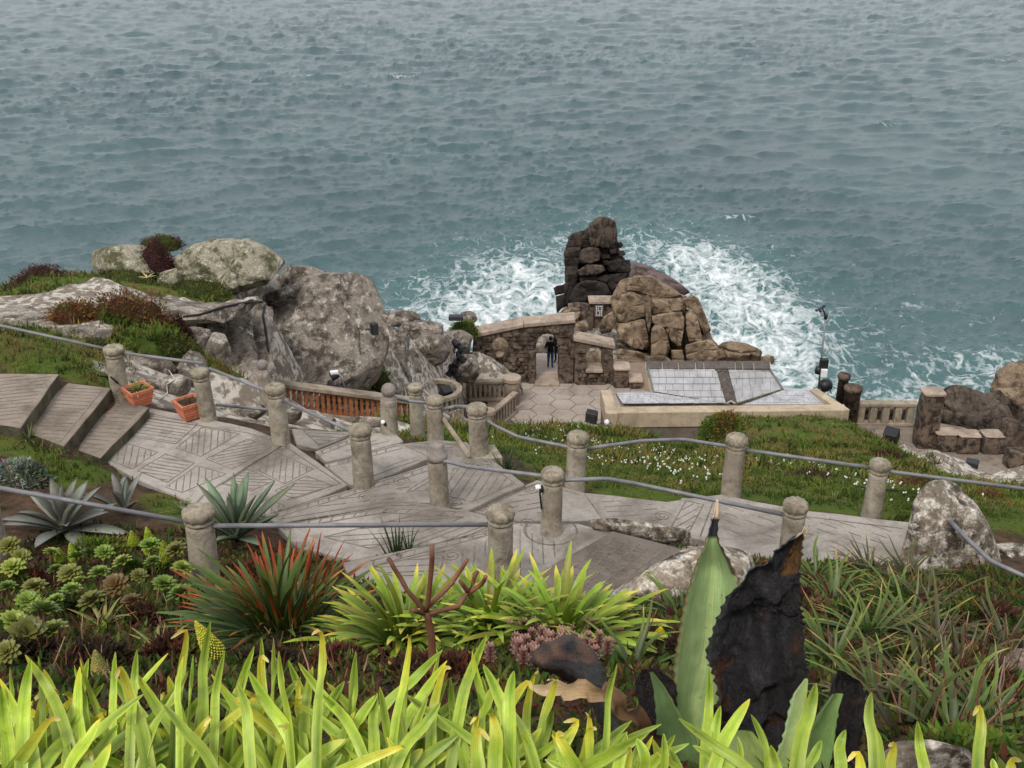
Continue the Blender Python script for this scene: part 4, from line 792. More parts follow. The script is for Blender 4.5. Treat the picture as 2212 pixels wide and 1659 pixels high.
p, q = PD(1395, 796, 20.45), PD(1666, 796, 20.45); mb = MB(); d1 = Vector((0, .28, .22)); k = Vector((0, 0, -.12)); mb.hexa([p+k, q+k, q+d1+k, p+d1+k], [p, q, q+d1-Vector((0, 0, .02)), p+d1-Vector((0, 0, .02))]); mb.build('mortar_bed', MAT['mortar'], bd)
for i in range(5):
    a = hip0.lerp(hip1, i/5+.012)+Vector((0, .15, .14)); b = hip0.lerp(hip1, (i+1)/5-.012)+Vector((0, .15, .14)); wv_ = Vector((.27, 0, -.14)); dn = Vector((0, .16, 0)); k = Vector((0, 0, -.06))
    mb = MB()
    for sg in (-1, 1):
        w_ = Vector((.27*sg, -.12, -.12)); mb.hexa([a+k, b+k, b+w_+k, a+w_+k], [a, b, b+w_, a+w_])
    mb.build('hip_tile', MAT['ridge'], bd)
a = hip0+Vector((0, .15, .10)); b = hip1+Vector((0, .15, .10)); mb = MB()
for sg in (-1, 1):
    w_ = Vector((.28*sg, -.12, -.12)); k = Vector((0, 0, -.08)); mb.hexa([a+k, b+k, b+w_+k, a+w_+k], [a, b, b+w_, a+w_])
mb.build('mortar_bed', MAT['mortar'], bd)
for a, b in ((PD(1412, 850, 21.42), PD(1580, 878, 21.46)), (PD(1582, 878, 21.46), PD(1692, 844, 21.42))): MB().tube([a+Vector((0, 0, .05)), b+Vector((0, 0, .05))], .06, 6).build('lead_flashing', MAT['riser'], bd)
for a, b in ((tl, bl), (tr, br)): MB().tube([a+Vector((0, 0, .03)), b+Vector((0, 0, .03))], .05, 6).build('verge', MAT['pipe'], bd)
def para(a, b, wd, h, name='parapet'):
    d = (b-a).normalized(); n = Vector((-d.y, d.x, 0))*wd; u = Vector((0, 0, -h)); q = [a, b, b+n, a+n]
    o = MB().hexa([p+u for p in q], q).build(name, MAT['parapet'], bd); bevel(o, .03); return o
fa_, fb_ = PD(1308, 892, 21.3), PD(1832, 886, 21.3)
para(fa_, fb_, .62, .75); para(PD(1311, 893, 21.28), PD(1297, 842, 21.28), -.5, .8); para(PD(1836, 884, 21.28), PD(1765, 838, 21.28), .42, .8)
e = Vector((0, 1.9, 0)); dn = Vector((0, .06, -.74)); q = [fa_+dn+Vector((.06, 0, 0)), fb_+dn+Vector((-.06, 0, 0)), fb_+dn+e+Vector((-.06, 0, 0)), fa_+dn+e+Vector((.06, 0, 0))]
MB().hexa([p+Vector((0, 0, -1.6)) for p in q], q).build('wall', MAT['darkwall'], bd)
a, b = PD(1297, 842, 21.28), PD(1311, 893, 21.28); MB().hexa([p+Vector((.06, 0, -2.0)) for p in (b, a, a+Vector((.4, 0, 0)), b+Vector((.4, 0, 0)))], [p+Vector((.06, 0, -.78)) for p in (b, a, a+Vector((.4, 0, 0)), b+Vector((.4, 0, 0)))]).build('wall', MAT['darkwall'], bd)

# ------------------------------------------------------------------ balustrades
def baluster_prof(r, h): return [(r*1.3, 0), (r*1.3, h*.1), (r*.7, h*.16), (r*1.0, h*.34), (r*1.15, h*.5), (r*.8, h*.75), (r*.6, h*.86), (r*1.2, h*.92), (r*1.2, h)]
ob = thing('orange_balustrade', 'orange terracotta balustrade with pale stone handrail below the largest boulder', 'balustrade', PY(760, 905, 30))
pa, pb = PY(600, 878, 26.4), PY(898, 914, 27.6)
pa2, pb2 = PY(604, 832, 26.4), PY(898, 872, 27.6); hz = (pa2.z-pa.z)
nb = 25
for i in range(nb+1):
    c = pa.lerp(pb, i/nb); wB = (pb-pa).length/nb; mb = MB()
    prof = [(.62, 0), (.62, .12), (.30, .22), (.46, .4), (.30, .55), (.48, .7), (.30, .8), (.62, .9), (.62, 1.0)]
    d = (pb-pa).normalized(); n = Vector((-d.y, d.x, 0)).normalized()*.07
    L_ = [c-d*wB*w*.70+Vector((0, 0, z*hz)) for w, z in prof]+[c+d*wB*w*.70+Vector((0, 0, z*hz)) for w, z in prof[::-1]]
    mb.prism([p-n for p in L_], n*2); mb.build('baluster', MAT['orange'], ob)
def rail(a, b, w, h, mat, par, name): 
    d = (b-a).normalized(); n = Vector((-d.y, d.x, 0)).normalized()*w/2; u = Vector((0, 0, h)); o = MB().hexa([a-n, b-n, b+n, a+n], [a-n+u, b-n+u, b+n+u, a+n+u]).build(name, MAT[mat], par); bevel(o, min(w, h)*.15); return o
rail(pa+Vector((0, 0, hz+.004)), pb+Vector((0, 0, hz+.004)), .34, .12, 'bal', ob, 'handrail'); rail(pa+Vector((0, 0, -.14)), pb+Vector((0, 0, -.14)), .28, .135, 'bal', ob, 'plinth')
def posts_rail(name, label, a, b, hgt, n, pr, mat='bal', rh=.14, rw=.3, square=True):
    t_ = thing(name, label, 'balustrade', (a+b)/2); d = (b-a)
    rail(a+Vector((0, 0, hgt)), b+Vector((0, 0, hgt)), rw, rh, mat, t_, 'handrail'); rail(a, b, rw, .14, mat, t_, 'plinth')
    for i in range(n):
        c = a+d*((i+.5)/n)+Vector((0, 0, .138)); h = hgt-.136+0
        if square: o = MB().box(c+Vector((0, 0, h/2)), (pr*2, pr*2, h), math.atan2(d.y, d.x)).build('baluster', MAT[mat], t_); bevel(o, .02)
        else: MB().lathe(baluster_prof(pr, h), 12, c).build('baluster', MAT[mat], t_, True)
    return t_
zs = CAMZ-SL
def ground(px, py, d=SL): return PD(px, py, d)
posts_rail('stage_balustrade', 'front stage balustrade of plain stone bars running to the round-topped pillar', ground(1058, 938), ground(1114, 890), .95, 9, .07)
posts_rail('stage_balustrade', 'short back balustrade left of the round-topped stage pillar', ground(1012, 866), ground(1095, 864), .95, 8, .07)
def pillar(name, label, p, r, h, mat='bal', cap=True):
    t_ = thing(name, label, 'pillar', p); MB().lathe([(r*1.02, -.3), (r, h-.2), (r, h-.18)], 24, p).build('shaft', MAT[mat], t_, True)
    MB().lathe([(r*1.22, h-.18), (r*1.24, h-.02), (r*1.1, h+.02), (.02, h+.03)], 24, p).build('cap', MAT['coping'], t_, False); return t_
pillar('stage_pillar', 'round-topped stone pillar at the corner of the stage balustrades', ground(1106, 872), .36, 1.45); pillar('stage_pillar', 'slim stone pillar at the left end of the back stage balustrade', ground(1014, 862), .2, 1.25); pillar('stage_pillar', 'stone pillar at the near end of the front stage balustrade', ground(1056, 940), .24, 1.3)
stone('stage_kerb', ground(1098, 925)+Vector((0, 0, -.25)), 1.2, 3, .6, 'wall', None, .5, 8); tag(bpy.data.objects['stage_kerb'], 'dark stone block under the front stage balustrade', 'stone block')
# round balcony
rb = thing('round_balcony', 'round stone balcony with curved parapet holding black speakers', 'balcony', PY(945, 870, 40)); cb = PY(945, 842, 40); rad = .92
def arcwall(r0, r1, z0, z1, a0, a1, n=30):
    mb = MB()
    for i in range(n):
        q = []; 
        for a in (a0+(a1-a0)*i/n, a0+(a1-a0)*(i+1)/n): q.append((Vector((math.cos(a)*r0, math.sin(a)*r0, 0)), Vector((math.cos(a)*r1, math.sin(a)*r1, 0))))
        c = Vector((cb.x, cb.y, 0)); mb.hexa([c+q[0][0]+Vector((0, 0, z0)), c+q[0][1]+Vector((0, 0, z0)), c+q[1][1]+Vector((0, 0, z0)), c+q[1][0]+Vector((0, 0, z0))], [c+q[0][0]+Vector((0, 0, z1)), c+q[0][1]+Vector((0, 0, z1)), c+q[1][1]+Vector((0, 0, z1)), c+q[1][0]+Vector((0, 0, z1))])
    return mb
MB().lathe([(rad, cb.z-1.9), (rad, cb.z-.95), (.01, cb.z-.94)], 40, (cb.x, cb.y, 0)).build('floor', MAT['darkwall'], rb)
arcwall(rad*.86, rad*1.1, cb.z-.1, cb.z+.06, R(-80), R(215)).build('parapet_cap', MAT['bal'], rb); arcwall(rad*.9, rad*1.02, cb.z-.95, cb.z-.102, R(60), R(215)).build('parapet', MAT['wall'], rb)
for i in range(9):
    a = R(-78+i*15); MB().box((cb.x+math.cos(a)*rad*.97, cb.y+math.sin(a)*rad*.97, cb.z-.54), (.12, .12, .86), a).build('baluster', MAT['bal'], rb)
q0 = PY(935, 862, 39.6)
for i in range(6):
    p = PY(960+i*8, 935-i*3, 38.6); MB().box(p+Vector((0, 0, .3)), (.1, .1, 1.0)).build('stair_baluster', MAT['bal'], rb)
# right hand stone work
posts_rail('sea_balustrade', 'stone balustrade of short thick bars on the sea side, right of the slate building', PY(1842, 916, 45.4), PY(1975, 917, 45.2), 1.0, 5, .16, 'bal', .16, .42)
o = stone('low_wall', (PY(1908, 905, 45.9).x, 46.0, CAMZ-SL+.2), 2.7, .5, .6, 'wall', None, 0, 4, .03); tag(o, 'low wall behind the sea balustrade bars', 'wall')
t_ = thing('stone_pillar', 'lichened round pillar at the right end of the slate building', 'pillar', PY(1832, 900, 45)); MB().lathe([(.36, -1), (.36, .9), (.42, .92), (.42, 1.1), (.3, 1.14)], 20, PY(1834, 905, 45)+Vector((0, 0, .55))).build('shaft', MAT['wall'], t_, True)
t_ = thing('stone_pillar', 'small round pillar behind the lichened pillar by the mast', 'pillar', PY(1812, 880, 46)); MB().lathe([(.24, -1), (.24, .8), (.3, .82), (.3, 1.0), (.2, 1.04)], 20, PY(1814, 880, 46)+Vector((0, 0, .7))).build('shaft', MAT['wall'], t_, True)
p = PD(2000, 968, SL); o = stone('stone_pillar', p+Vector((0, .3, 1.25)), .95, .8, 2.7, 'wall', None, .05, 12, .05, 7); tag(o, 'tall square stone pillar on the right of the stage terrace', 'pillar')
o = stone('capstone', p+Vector((0, .3, 2.66)), .98, .84, .16, 'coping', None, .05, 13, .02, 6); tag(o, 'pale capstone on the tall square pillar', 'stone block')
for i, (x, y, lb) in enumerate(((2042, 970, 'first low stone block right of the tall square pillar'), (2092, 975, 'middle low stone block of the row on the terrace'), (2145, 975, 'third low stone block of the row on the terrace'))):
    p = PD(x, y+8, SL); o = stone('stone_block', p+Vector((0, .4, .42)), .98, .8, .85, 'wall', None, -.03, 20+i, .04, 6); tag(o, lb, 'stone block', 'row of low stone blocks on the terrace')
    stone('top', p+Vector((0, .4, .87)), .98, .8, .06, 'coping', o, -.03, 24+i, .015, 5)
for i, (x, y, h, w, lb) in enumerate(((2190, 985, 1.5, 1.0, 'stepped stone block next to the row of low blocks'), (2222, 985, 2.2, 1.0, 'tallest stepped stone block at the right edge'), (2204, 1020, .8, .9, 'low stone block in front of the stepped blocks'))):
    p = PD(x, y, SL); o = stone('stone_block', p+Vector((0, .5, h/2)), w, .9, h, 'wall', None, 0, 40+i, .05, 6); tag(o, lb, 'stone block', 'stepped stone blocks at the right edge')

# ------------------------------------------------------------------ fence posts and pipe handrails
def post(px, py, Y_, label, h=.86, r=.122, cap='dome', seed=0, plinth=False, gz=None):
    p = PY(px, py, Y_)-Vector((0, 0, .03)); t_ = thing('concrete_post', label, 'post', p, 'carved concrete fence posts'); hs_ = h-.14
    g = random.Random(seed); ph = g.uniform(0, 6); lean = Matrix.Rotation(g.uniform(-.045, .045), 4, 'X') @ Matrix.Rotation(g.uniform(-.04, .04), 4, 'Y')
    prof = [(r*1.06, -.35), (r*1.05, 0)]+[(r*(1.05-.06*k/10+g.uniform(-.008, .008)), hs_*k/10) for k in range(1, 10)]+[(r*.98, hs_-.01)]
    MB().lathe(prof, 28, p, lambda th, i, z: 1+.022*math.sin(3*th+ph+z*4)+.014*math.sin(7*th+z*11+ph), lean.to_3x3()).build('shaft', MAT['postc'], t_, True)
    fl2 = lambda th, i, z: 1+(.20*abs(math.sin(5*th+(z-hs_)*16))**.7-.13 if i > 3 else 0)
    if cap == 'dome': prof = [(r*.98, hs_-.02), (r*1.07, hs_-.005), (r*1.07, hs_+.018), (r*.93, hs_+.026), (r*1.09, hs_+.05), (r*1.12, hs_+.08), (r*1.05, hs_+.115), (r*.88, hs_+.14), (r*.55, hs_+.158), (.005, hs_+.165)]
    elif cap == 'flat': prof = [(r*.98, hs_-.02), (r*1.08, hs_-.005), (r*1.08, hs_+.02), (r*.95, hs_+.028), (r*1.12, hs_+.045), (r*1.14, hs_+.10), (r*1.05, hs_+.125), (r*.7, hs_+.135), (r*.3, hs_+.13), (.005, hs_+.13)]
    elif cap == 'ball': prof = [(r*.95, hs_-.02), (r*1.0, hs_-.01), (r*.75, hs_+.0), (r*.7, hs_+.02)]+[(r*.88*math.cos(R(a)), hs_+.11+r*.9*math.sin(R(a))) for a in range(-50, 90, 14)]+[(.004, hs_+.11+r*.9)]
    else: prof = [(r*1.0, hs_-.1), (r*1.1, hs_-.06), (r*1.1, hs_-.01), (r*.8, hs_), (r*.82, hs_+.1), (r*.7, hs_+.12), (.005, hs_+.13)]
    MB().lathe(prof, 48, p, fl2 if cap in ('dome', 'flat') else None, lean.to_3x3()).build('cap', MAT['knob' if cap in ('ball', 'cyl') else 'capc'], t_, True)
    if plinth: MB().box(p+Vector((.06, -.02, -.05)), (.42, .4, .3), .3).build('plinth', MAT['postc'], t_)
    return p+Vector((0, 0, hs_-.03))
def yd(px, py, drop): return PD(px, py, drop).y
Q = {}
for k, px, py, d, lb, cap in ((1, 262, 862, 6.98, 'concrete post with carved cap left of the first terracotta planter', 'flat'), (2, 450, 902, 7.08, 'concrete post right behind the second terracotta planter', 'flat'), (3, 607, 952, 7.1, 'concrete post in front of the left end of the orange balustrade', 'flat'),
     (4, 786, 1047, 7.1, 'concrete post standing alone on the middle of the patterned landing', 'dome'), (5, 842, 942, 7.5, 'ball-topped concrete post at the right of the orange balustrade', 'ball'), (6, 902, 938, 8.6, 'slimmer pale post just beyond the ball-topped post', 'flat'), (7, 941, 962, 7.9, 'mossy post between the pale slim post and the post on a plinth', 'dome'),
     (8, 1036, 986, 7.32, 'tall post on a plinth at the left edge of the flowery bank', 'dome'), (9, 951, 1090, 7.02, 'post with a stacked smooth grey knob in the path centre', 'cyl'), (10, 1191, 1146, 6.76, 'stout post ringed by a scored circle on the path', 'dome'), (11, 1241, 1058, 7.3, 'post on the bank directly behind the stout ringed post', 'dome'),
     (12, 1578, 1066, 7.3, 'pale post at the middle of the flowery bank edge', 'dome'), (13, 1881, 1112, 7.34, 'last rail post before the standing stone', 'dome'), (14, 1080, 1262, 6.6, 'near post behind the bright green clump with a swirl cap', 'dome'), (15, 445, 1268, 6.4, 'near post with swirl cap beside the blue-green agave', 'flat'),
     (16, 1704, 1215, 6.95, 'squat post half hidden behind the black rotten agave leaf', 'dome'), (17, -8, 1190, 6.35, 'post cut off by the left edge of the picture', 'flat'), (18, 577, 872, 9.4, 'small ball-topped post behind the first rail, by the rock face', 'ball')):
    Y_ = yd(px, py, d); rr_ = .122; hh = .86
    if k in (14, 15): hh, rr_ = .92, .128
    hh *= (1+.05*math.sin(k*2.3)); rr_ *= 1+.06*math.sin(k*1.7+1)
    if k == 6: hh = .98
    if k == 18: hh = .9
    if k == 17: hh = .8
    Q[k] = (post(px, py, Y_, lb, hh, rr_, cap, k, k == 8), Y_)
def handrail(pts, label, r=.024):
    P = [PY(x, y, Y_) for x, y, Y_ in pts]
    if len(P) > 2:       # soften the bends
        N_ = [P[0]]
        for a, b, c in zip(P, P[1:], P[2:]): N_ += [b.lerp(a, .12), b.lerp(a, .05), b.lerp(c, .05), b.lerp(c, .12)]
        P = N_+[P[-1]]
    o = MB().tube(P, r, 10).build('handrail', MAT['pipe'], None, True); tag(o, label, 'handrail', 'grey pipe handrails')
y = {k: v[1] for k, v in Q.items()}
handrail([(-120, 677, 14.8), (244, 757, y[1])], 'topmost pipe rail running off the left edge above the steps'); handrail([(258, 762, y[1]), (438, 785, y[2])], 'pipe rail between the two posts by the terracotta planters'); handrail([(452, 796, y[2]), (595, 852, y[3])], 'pipe rail sloping down past the rock face to the third post')
handrail([(603, 862, y[3]), (782, 942, y[4])], 'steeply sloping pipe rail in front of the orange balustrade'); handrail([(468, 874, 14.8), (590, 886, 14.3)], 'short low pipe rail near the loose stones'); handrail([(838, 856, y[5]), (880, 866, y[5]+.5), (938, 872, y[7])], 'short rail from the ball-topped post to the mossy post')
handrail([(945, 886, y[7]), (985, 878, 14.6), (1030, 880, y[8])], 'short bent rail onto the post on a plinth', .028); handrail([(1036, 898, y[8]), (1070, 920, 13.2), (1120, 944, 13.0), (1240, 968, y[11])], 'sagging rail along the left of the flowery bank'); handrail([(1243, 972, y[11]), (1390, 952, 12.9), (1475, 949, 13.0), (1578, 965, y[12])], 'humped rail between the two middle bank posts')
handrail([(1582, 968, y[12]), (1893, 1012, y[13])], 'straight rail across the bank to the last post'); handrail([(1895, 1015, y[13]), (2320, 1070, 12.0)], 'rail leaving the picture behind the standing stone'); handrail([(948, 1008, y[9]), (962, 996, y[9]-.1), (1010, 1008, 11.4), (1188, 1030, y[10])], 'hooked rail from the knob-topped post to the stout ringed post')
handrail([(1195, 1038, y[10]), (1310, 1034, 10.7), (1380, 1046, 10.8), (1708, 1115, y[16])], 'long bent rail from the stout ringed post to the squat post'); handrail([(-80, 1040, y[15]), (430, 1132, y[15])], 'near rail crossing the blue agave at the left'); handrail([(440, 1136, y[15]), (1076, 1133, y[14])], 'near rail running level behind the red-tipped clump')
handrail([(2052, 1125, 10.3), (2090, 1165, 10.0), (2140, 1212, 9.6), (2300, 1285, 9.0)], 'bent rail end set into the standing stone', .026)
p, q = PY(958, 905, y[7]), PY(1012, 982, y[8]-.3); o = MB().tube([p, q], .035, 6).build('brace_bar', MAT['bal']); tag(o, 'flat pale bar sloping down beside the post on a plinth', 'bar')
# small fittings on the posts and floor
def fitting(px, py, Y_, lb):
    t_ = thing('path_light', lb, 'light', PY(px, py, Y_)); p = PY(px, py, Y_); MB().lathe([(.03, -.03), (.035, .0), (.03, .03)], 12, p, None, Matrix.Rotation(R(80), 3, 'Y')).build('lamp', MAT['white'], t_, True); MB().lathe([(.04, -.02), (.04, .02)], 12, p+Vector((.03, 0, -.02)), None, Matrix.Rotation(R(80), 3, 'Y')).build('housing', MAT['black'], t_, True)
fitting(1163, 1053, y[10]-.05, 'small round lamp on the side of the stout ringed post'); fitting(735, 1026, 13.0, 'small white and black lamp lying by the landing edge'); fitting(828, 912, y[5]-.1, 'tiny lamp on the ball-topped post')
MB().tube([PY(1166, 1062, y[10]-.08), PY(1170, 1100, y[10]-.1)], .012, 6).build('cable', MAT['cable']); tag(bpy.data.objects['cable'], 'dark cable hanging below the lamp on the stout post', 'cable')

# ------------------------------------------------------------------ terracotta planters
def planter(px, py, drop, lb, rz, lb2):
    p = PD(px, py, drop)+Vector((0, 0, .004)); t_ = thing('planter', lb, 'planter', p, 'square terracotta planters'); m = Matrix.Rotation(rz, 3, 'Z')
    def ring(w, z): return [p+m @ Vector((a*w, b*w, z)) for a, b in ((-1, -1), (1, -1), (1, 1), (-1, 1))]
    mb = MB(); lv = [(.125, 0), (.165, .20), (.165, .205), (.175, .21), (.178, .265), (.155, .265), (.145, .215), (.125, .03)]; R_ = [ring(w, z) for w, z in lv]; vs = [v for r_ in R_ for v in r_]; fs = [(0, 3, 2, 1)]
    for i in range(len(lv)-1):
        for k in range(4): fs.append((i*4+k, i*4+(k+1) % 4, (i+1)*4+(k+1) % 4, (i+1)*4+k))
    fs.append(tuple(range(len(vs)-4, len(vs)))); mb.add(vs, fs); o = mb.build('pot', MAT['terra'], t_); bevel(o, .01)
    MB().prism(ring(.148, .225), (0, 0, -.02)).build('soil', MAT['soil'], t_)
    for z in (.09, .13):
        w = .125+.04*z/.2+.002; mb = MB(); mb.prism(ring(w+.003, z), (0, 0, -.012)); mb.build('band', MAT['terra'], t_)
    return p
PL = [planter(302, 872, 7.0, 'terracotta planter with trailing green beside the first post', .75, ''), planter(412, 900, 7.08, 'terracotta planter in front of the second post', .7, '')]

# ------------------------------------------------------------------ stage equipment
def speaker(p, w, d, h, rz, lb, tilt=0, name='loudspeaker', cat='loudspeaker', stand=None, rx=0):
    t_ = thing(name, lb, cat, p); m = Matrix.Rotation(rz, 4, 'Z') @ Matrix.Rotation(tilt, 4, 'X') @ Matrix.Rotation(rx, 4, 'Y')
    o = MB().box(p+m.to_3x3() @ Vector((0, 0, h/2)), (w, d, h), m=m).build('cabinet', MAT['black'], t_); bevel(o, .03)
    MB().box(p+m.to_3x3() @ Vector((0, -d/2-.006, h/2)), (w*.88, .012, h*.9), m=m).build('grille', MAT['grille'], t_)
    if stand:
        MB().tube([p+m.to_3x3() @ Vector((-w/2-.15, d*.3, h*.5)), p+m.to_3x3() @ Vector((-w/2+.02, 0, h*.5))], .03, 6).build('bracket', MAT['black'], t_)
    return t_
p = PY(809, 722, 29.6); speaker(p, .2, .22, .36, .5, 'black loudspeaker bracketed to the largest boulder', 0, stand=1)
speaker(PD(1925, 955, SL)+Vector((0, 0, .15)), .62, .5, .62, -.6, 'black wedge monitor near the sea balustrade', .5, stand=None)
speaker(PD(2092, 1040, SL), .5, .5, 1.0, -.5, 'tall black loudspeaker standing on the right terrace')
speaker(PY(985, 690, 49), .7, .4, .2, 0, 'flat black case on the grass at the sea edge', 0, 'equipment_case', 'case')
for i, (x, y_, rz, lb) in enumerate(((960, 838, .6, 'upper black speaker in the round balcony'), (972, 860, .5, 'lower black speaker in the round balcony'), (950, 860, .2, 'black speaker deep in the round balcony'))):
    speaker(PY(x, y_+18, 39.9), .42, .36, .5, rz, lb, .5)
# floodlight beside the building corner
t_ = thing('floodlight', 'black floodlight on the stage beside the building corner', 'floodlight', PY(1288, 915, 42.3)); p = PY(1278, 900, 42.3); m = Matrix.Rotation(-.35, 4, 'Z') @ Matrix.Rotation(.35, 4, 'X') @ Matrix.Rotation(.12, 4, 'Y')
o = MB().box(p, (.5, .32, .62), m=m).build('housing', MAT['black'], t_); bevel(o, .04); MB().box(p+m.to_3x3() @ Vector((0, -.166, 0)), (.42, .02, .5), m=m).build('lens', MAT['glass'], t_)
MB().tube([p+Vector((0, .1, -.3)), p+Vector((.3, .1, -.45)), p+Vector((.62, .1, -.3))], .03, 6).build('yoke', MAT['black'], t_); MB().lathe([(.02, -.12), (.12, -.08), (.13, .06), (.05, .1)], 14, p+Vector((.68, 0, -.28)), None, Matrix.Rotation(R(70), 3, 'Y')).build('socket', MAT['white'], t_, True)
MB().tube([p+Vector((.74, 0, -.28))+Vector((.18*math.sin(a), 0, -.12+.12*math.cos(a)-.1*a/6)) for a in np.linspace(0, 5.5, 14)], .018, 6).build('cable', MAT['cable'], t_)
# lighting stand left of the arches
t_ = thing('lighting_stand', 'leaning steel stand clustered with black stage lamps left of the arches', 'lighting stand', PY(968, 815, 44)); a, b = PY(972, 802, 44), PY(990, 748, 44.3)
MB().tube([a, b], .05, 8).build('pole', MAT['steel'], t_, True)
MB().tube([PY(930, 792, 44), PY(966, 784, 44)], .04, 8).build('arm', MAT['steel'], t_, True)
def lamp(par, c, r, l, d):
    d = Vector(d).normalized(); m = d.to_track_quat('Z', 'Y').to_matrix(); o = MB().lathe([(r*.7, -l), (r*.8, -l*.9), (r, 0), (r, l*.5), (r*1.1, l*.55), (r*1.1, l*.7)], 14, c, None, m).build('lamp_body', MAT['black'], par, True); MB().lathe([(r*.98, 0), (.01, .03)], 14, c+d*l*.6, None, m).build('lens', MAT['glass'], o, True)
for i, (x, y_, dx) in enumerate(((985, 742, .5), (996, 752, .8), (992, 768, .3), (998, 775, .7), (985, 785, -.2), (978, 796, .4), (972, 805, -.4), (984, 806, .6))): lamp(t_, PY(x, y_, 43.9), random.uniform(.15, .2), .2, (dx, -.7, -.5))
t_ = thing('lamp_cluster', 'cluster of silver and black lamps at the foot of the largest boulder', 'stage lamp', PY(720, 862, 28)); lamp(t_, PY(722, 812, 28), .12, .14, (-.8, -.4, -.3)); lamp(t_, PY(715, 835, 28), .12, .18, (.2, -.8, -.3)); lamp(t_, PY(735, 842, 28), .12, .16, (.6, -.5, -.3))
MB().tube([PY(712, 806, 28), PY(728, 804, 28), PY(738, 815, 28), PY(744, 840, 28)], .03, 6).build('bracket', MAT['steel'], t_, True); MB().box(PY(722, 805, 28), (.22, .15, .09), .3).build('reflector', MAT['white'], t_); MB().box(PY(722, 858, 28), (.5, .3, .3), .1).build('base', MAT['black'], t_)
# weather mast
t_ = thing('weather_mast', 'slim weather mast with wind cups behind the slate building', 'mast', PY(1766, 845, 47)); a, b = PY(1767, 850, 47), PY(1783, 688, 47)
MB().tube([a, b], .045, 8).build('pole', MAT['pipe'], t_, True); MB().tube([b, PY(1781, 675, 47), PY(1775, 664, 47), PY(1768, 668, 47)], .04, 6).build('arm', MAT['black'], t_, True)
for x, y_ in ((1764, 671), (1772, 673), (1780, 662)): MB().lathe([(.02, -.05), (.07, -.02), (.08, .04), (.04, .06)], 10, PY(x, y_, 47)).build('wind_cup', MAT['black'], t_, True)
MB().tube([PY(1764, 671, 47), PY(1775, 668, 47), PY(1780, 662, 47)], .02, 6).build('cup_arm', MAT['black'], t_); MB().lathe([(.07, -.12), (.09, -.1), (.09, .1), (.05, .14)], 12, PY(1784, 684, 47)).build('head', MAT['black'], t_, True)
t2 = thing('equipment_cabinet', 'black and white box fixed half way up the mast', 'box', PY(1779, 805, 46.9)); o = MB().box(PY(1779, 790, 46.8), (.38, .3, .72)).build('cabinet', MAT['black'], t2); bevel(o, .04); o = MB().box(PY(1780, 806, 46.6), (.3, .16, .4)).build('white_box', MAT['white'], t2); bevel(o, .02); MB().lathe([(.16, -.15), (.18, 0), (.12, .2)], 12, PY(1768, 800, 46.8)).build('cover', MAT['black'], t2, True)
t2 = thing('covered_lamp', 'black hooded lamp at the foot of the mast', 'stage lamp', PY(1780, 848, 46.8)); MB().lathe([(.1, -.3), (.27, -.28), (.32, -.05), (.27, .2), (.1, .3)], 16, PY(1784, 832, 46.7), None, Matrix.Rotation(R(70), 3, 'Y')).build('hood', MAT['black'], t2, True); MB().tube([PY(1790, 838, 46.7), PY(1796, 850, 46.7)], .03, 6).build('leg', MAT['black'], t2)
# thin iron gate by the tall pillar, and guide wire
t_ = thing('iron_rail', 'thin dark iron rail left of the tall square pillar', 'rail', PY(1988, 905, 45)); MB().tube([PY(1978, 889, 45), PY(1997, 889, 45)], .03, 6).build('bar', MAT['black'], t_)
for x in (1982, 1992): MB().tube([PY(x, 889, 45), PY(x, 918, 45)], .02, 6).build('upright', MAT['black'], t_)
# cables across the rocks
bpy.context.view_layer.update(); DGR = bpy.context.evaluated_depsgraph_get()
def G0(px, py):
    r = ray(px, py); Y_ = 8
    while Y_ < 60:
        k = Y_/r.y
        if -r.z*k >= float(gdrop(r.x*k, Y_))-.05: break
        Y_ += .03
    return Vector((r.x*k, Y_, CAMZ+r.z*k))
def RC(px, py, off=.03):
    r = ray(px, py).normalized(); ok, loc_, nr_, *_r = scn.ray_cast(DGR, Vector((0, 0, CAMZ)), r); return (loc_-r*off) if ok else PY(px, py, 30)
for pts, lb in (([(395, 684, 24.6), (430, 680, 25), (480, 664, 26), (520, 655, 26.8), (560, 652, 27.4), (588, 652, 28)], 'black cable bundle laid across the pale rock slab'), ([(575, 652, 27.8), (568, 680, 27.2), (575, 720, 27), (580, 760, 27)], 'black cable dropping into the cleft by the largest boulder'), ([(200, 805, 15.2), (215, 812, 15.2), (240, 815, 15.3), (255, 828, 15.3)], 'cable loop beside the first fence post'), ([(365, 800, 16.3), (378, 820, 16.1), (360, 830, 16), (362, 850, 15.7), (345, 862, 15.6)], 'pale thin cable hanging over the rocks between the planters'),
                ([(1730, 1022, 18), (1800, 1026, 18), (1900, 1036, 17), (2000, 1046, 16.5), (2100, 1052, 16)], 'black cable along the grass bank behind the rail'), ([(1800, 1040, 16), (1880, 1055, 15), (1980, 1062, 15)], 'second black cable low on the grass bank'), ([(1650+400, 905, 45), (2110, 935, 44)], 'taut wire in front of the rugged right rock')):
    dens_ = [(a[0]+(b[0]-a[0])*k/4, a[1]+(b[1]-a[1])*k/4) for a, b in zip(pts, pts[1:]) for k in range(4)]+[pts[-1][:2]]
    o = MB().tube([(G0(*q) if 'bank' in lb else RC(*q)) for q in dens_] if 'taut' not in lb else [PY(*q) for q in pts], .03 if pts[0][2] > 20 else .009 if 'pale thin' in lb else .016, 6).build('cable', MAT['mortar'] if 'pale thin' in lb else MAT['cable'], None, True); tag(o, lb, 'cable')
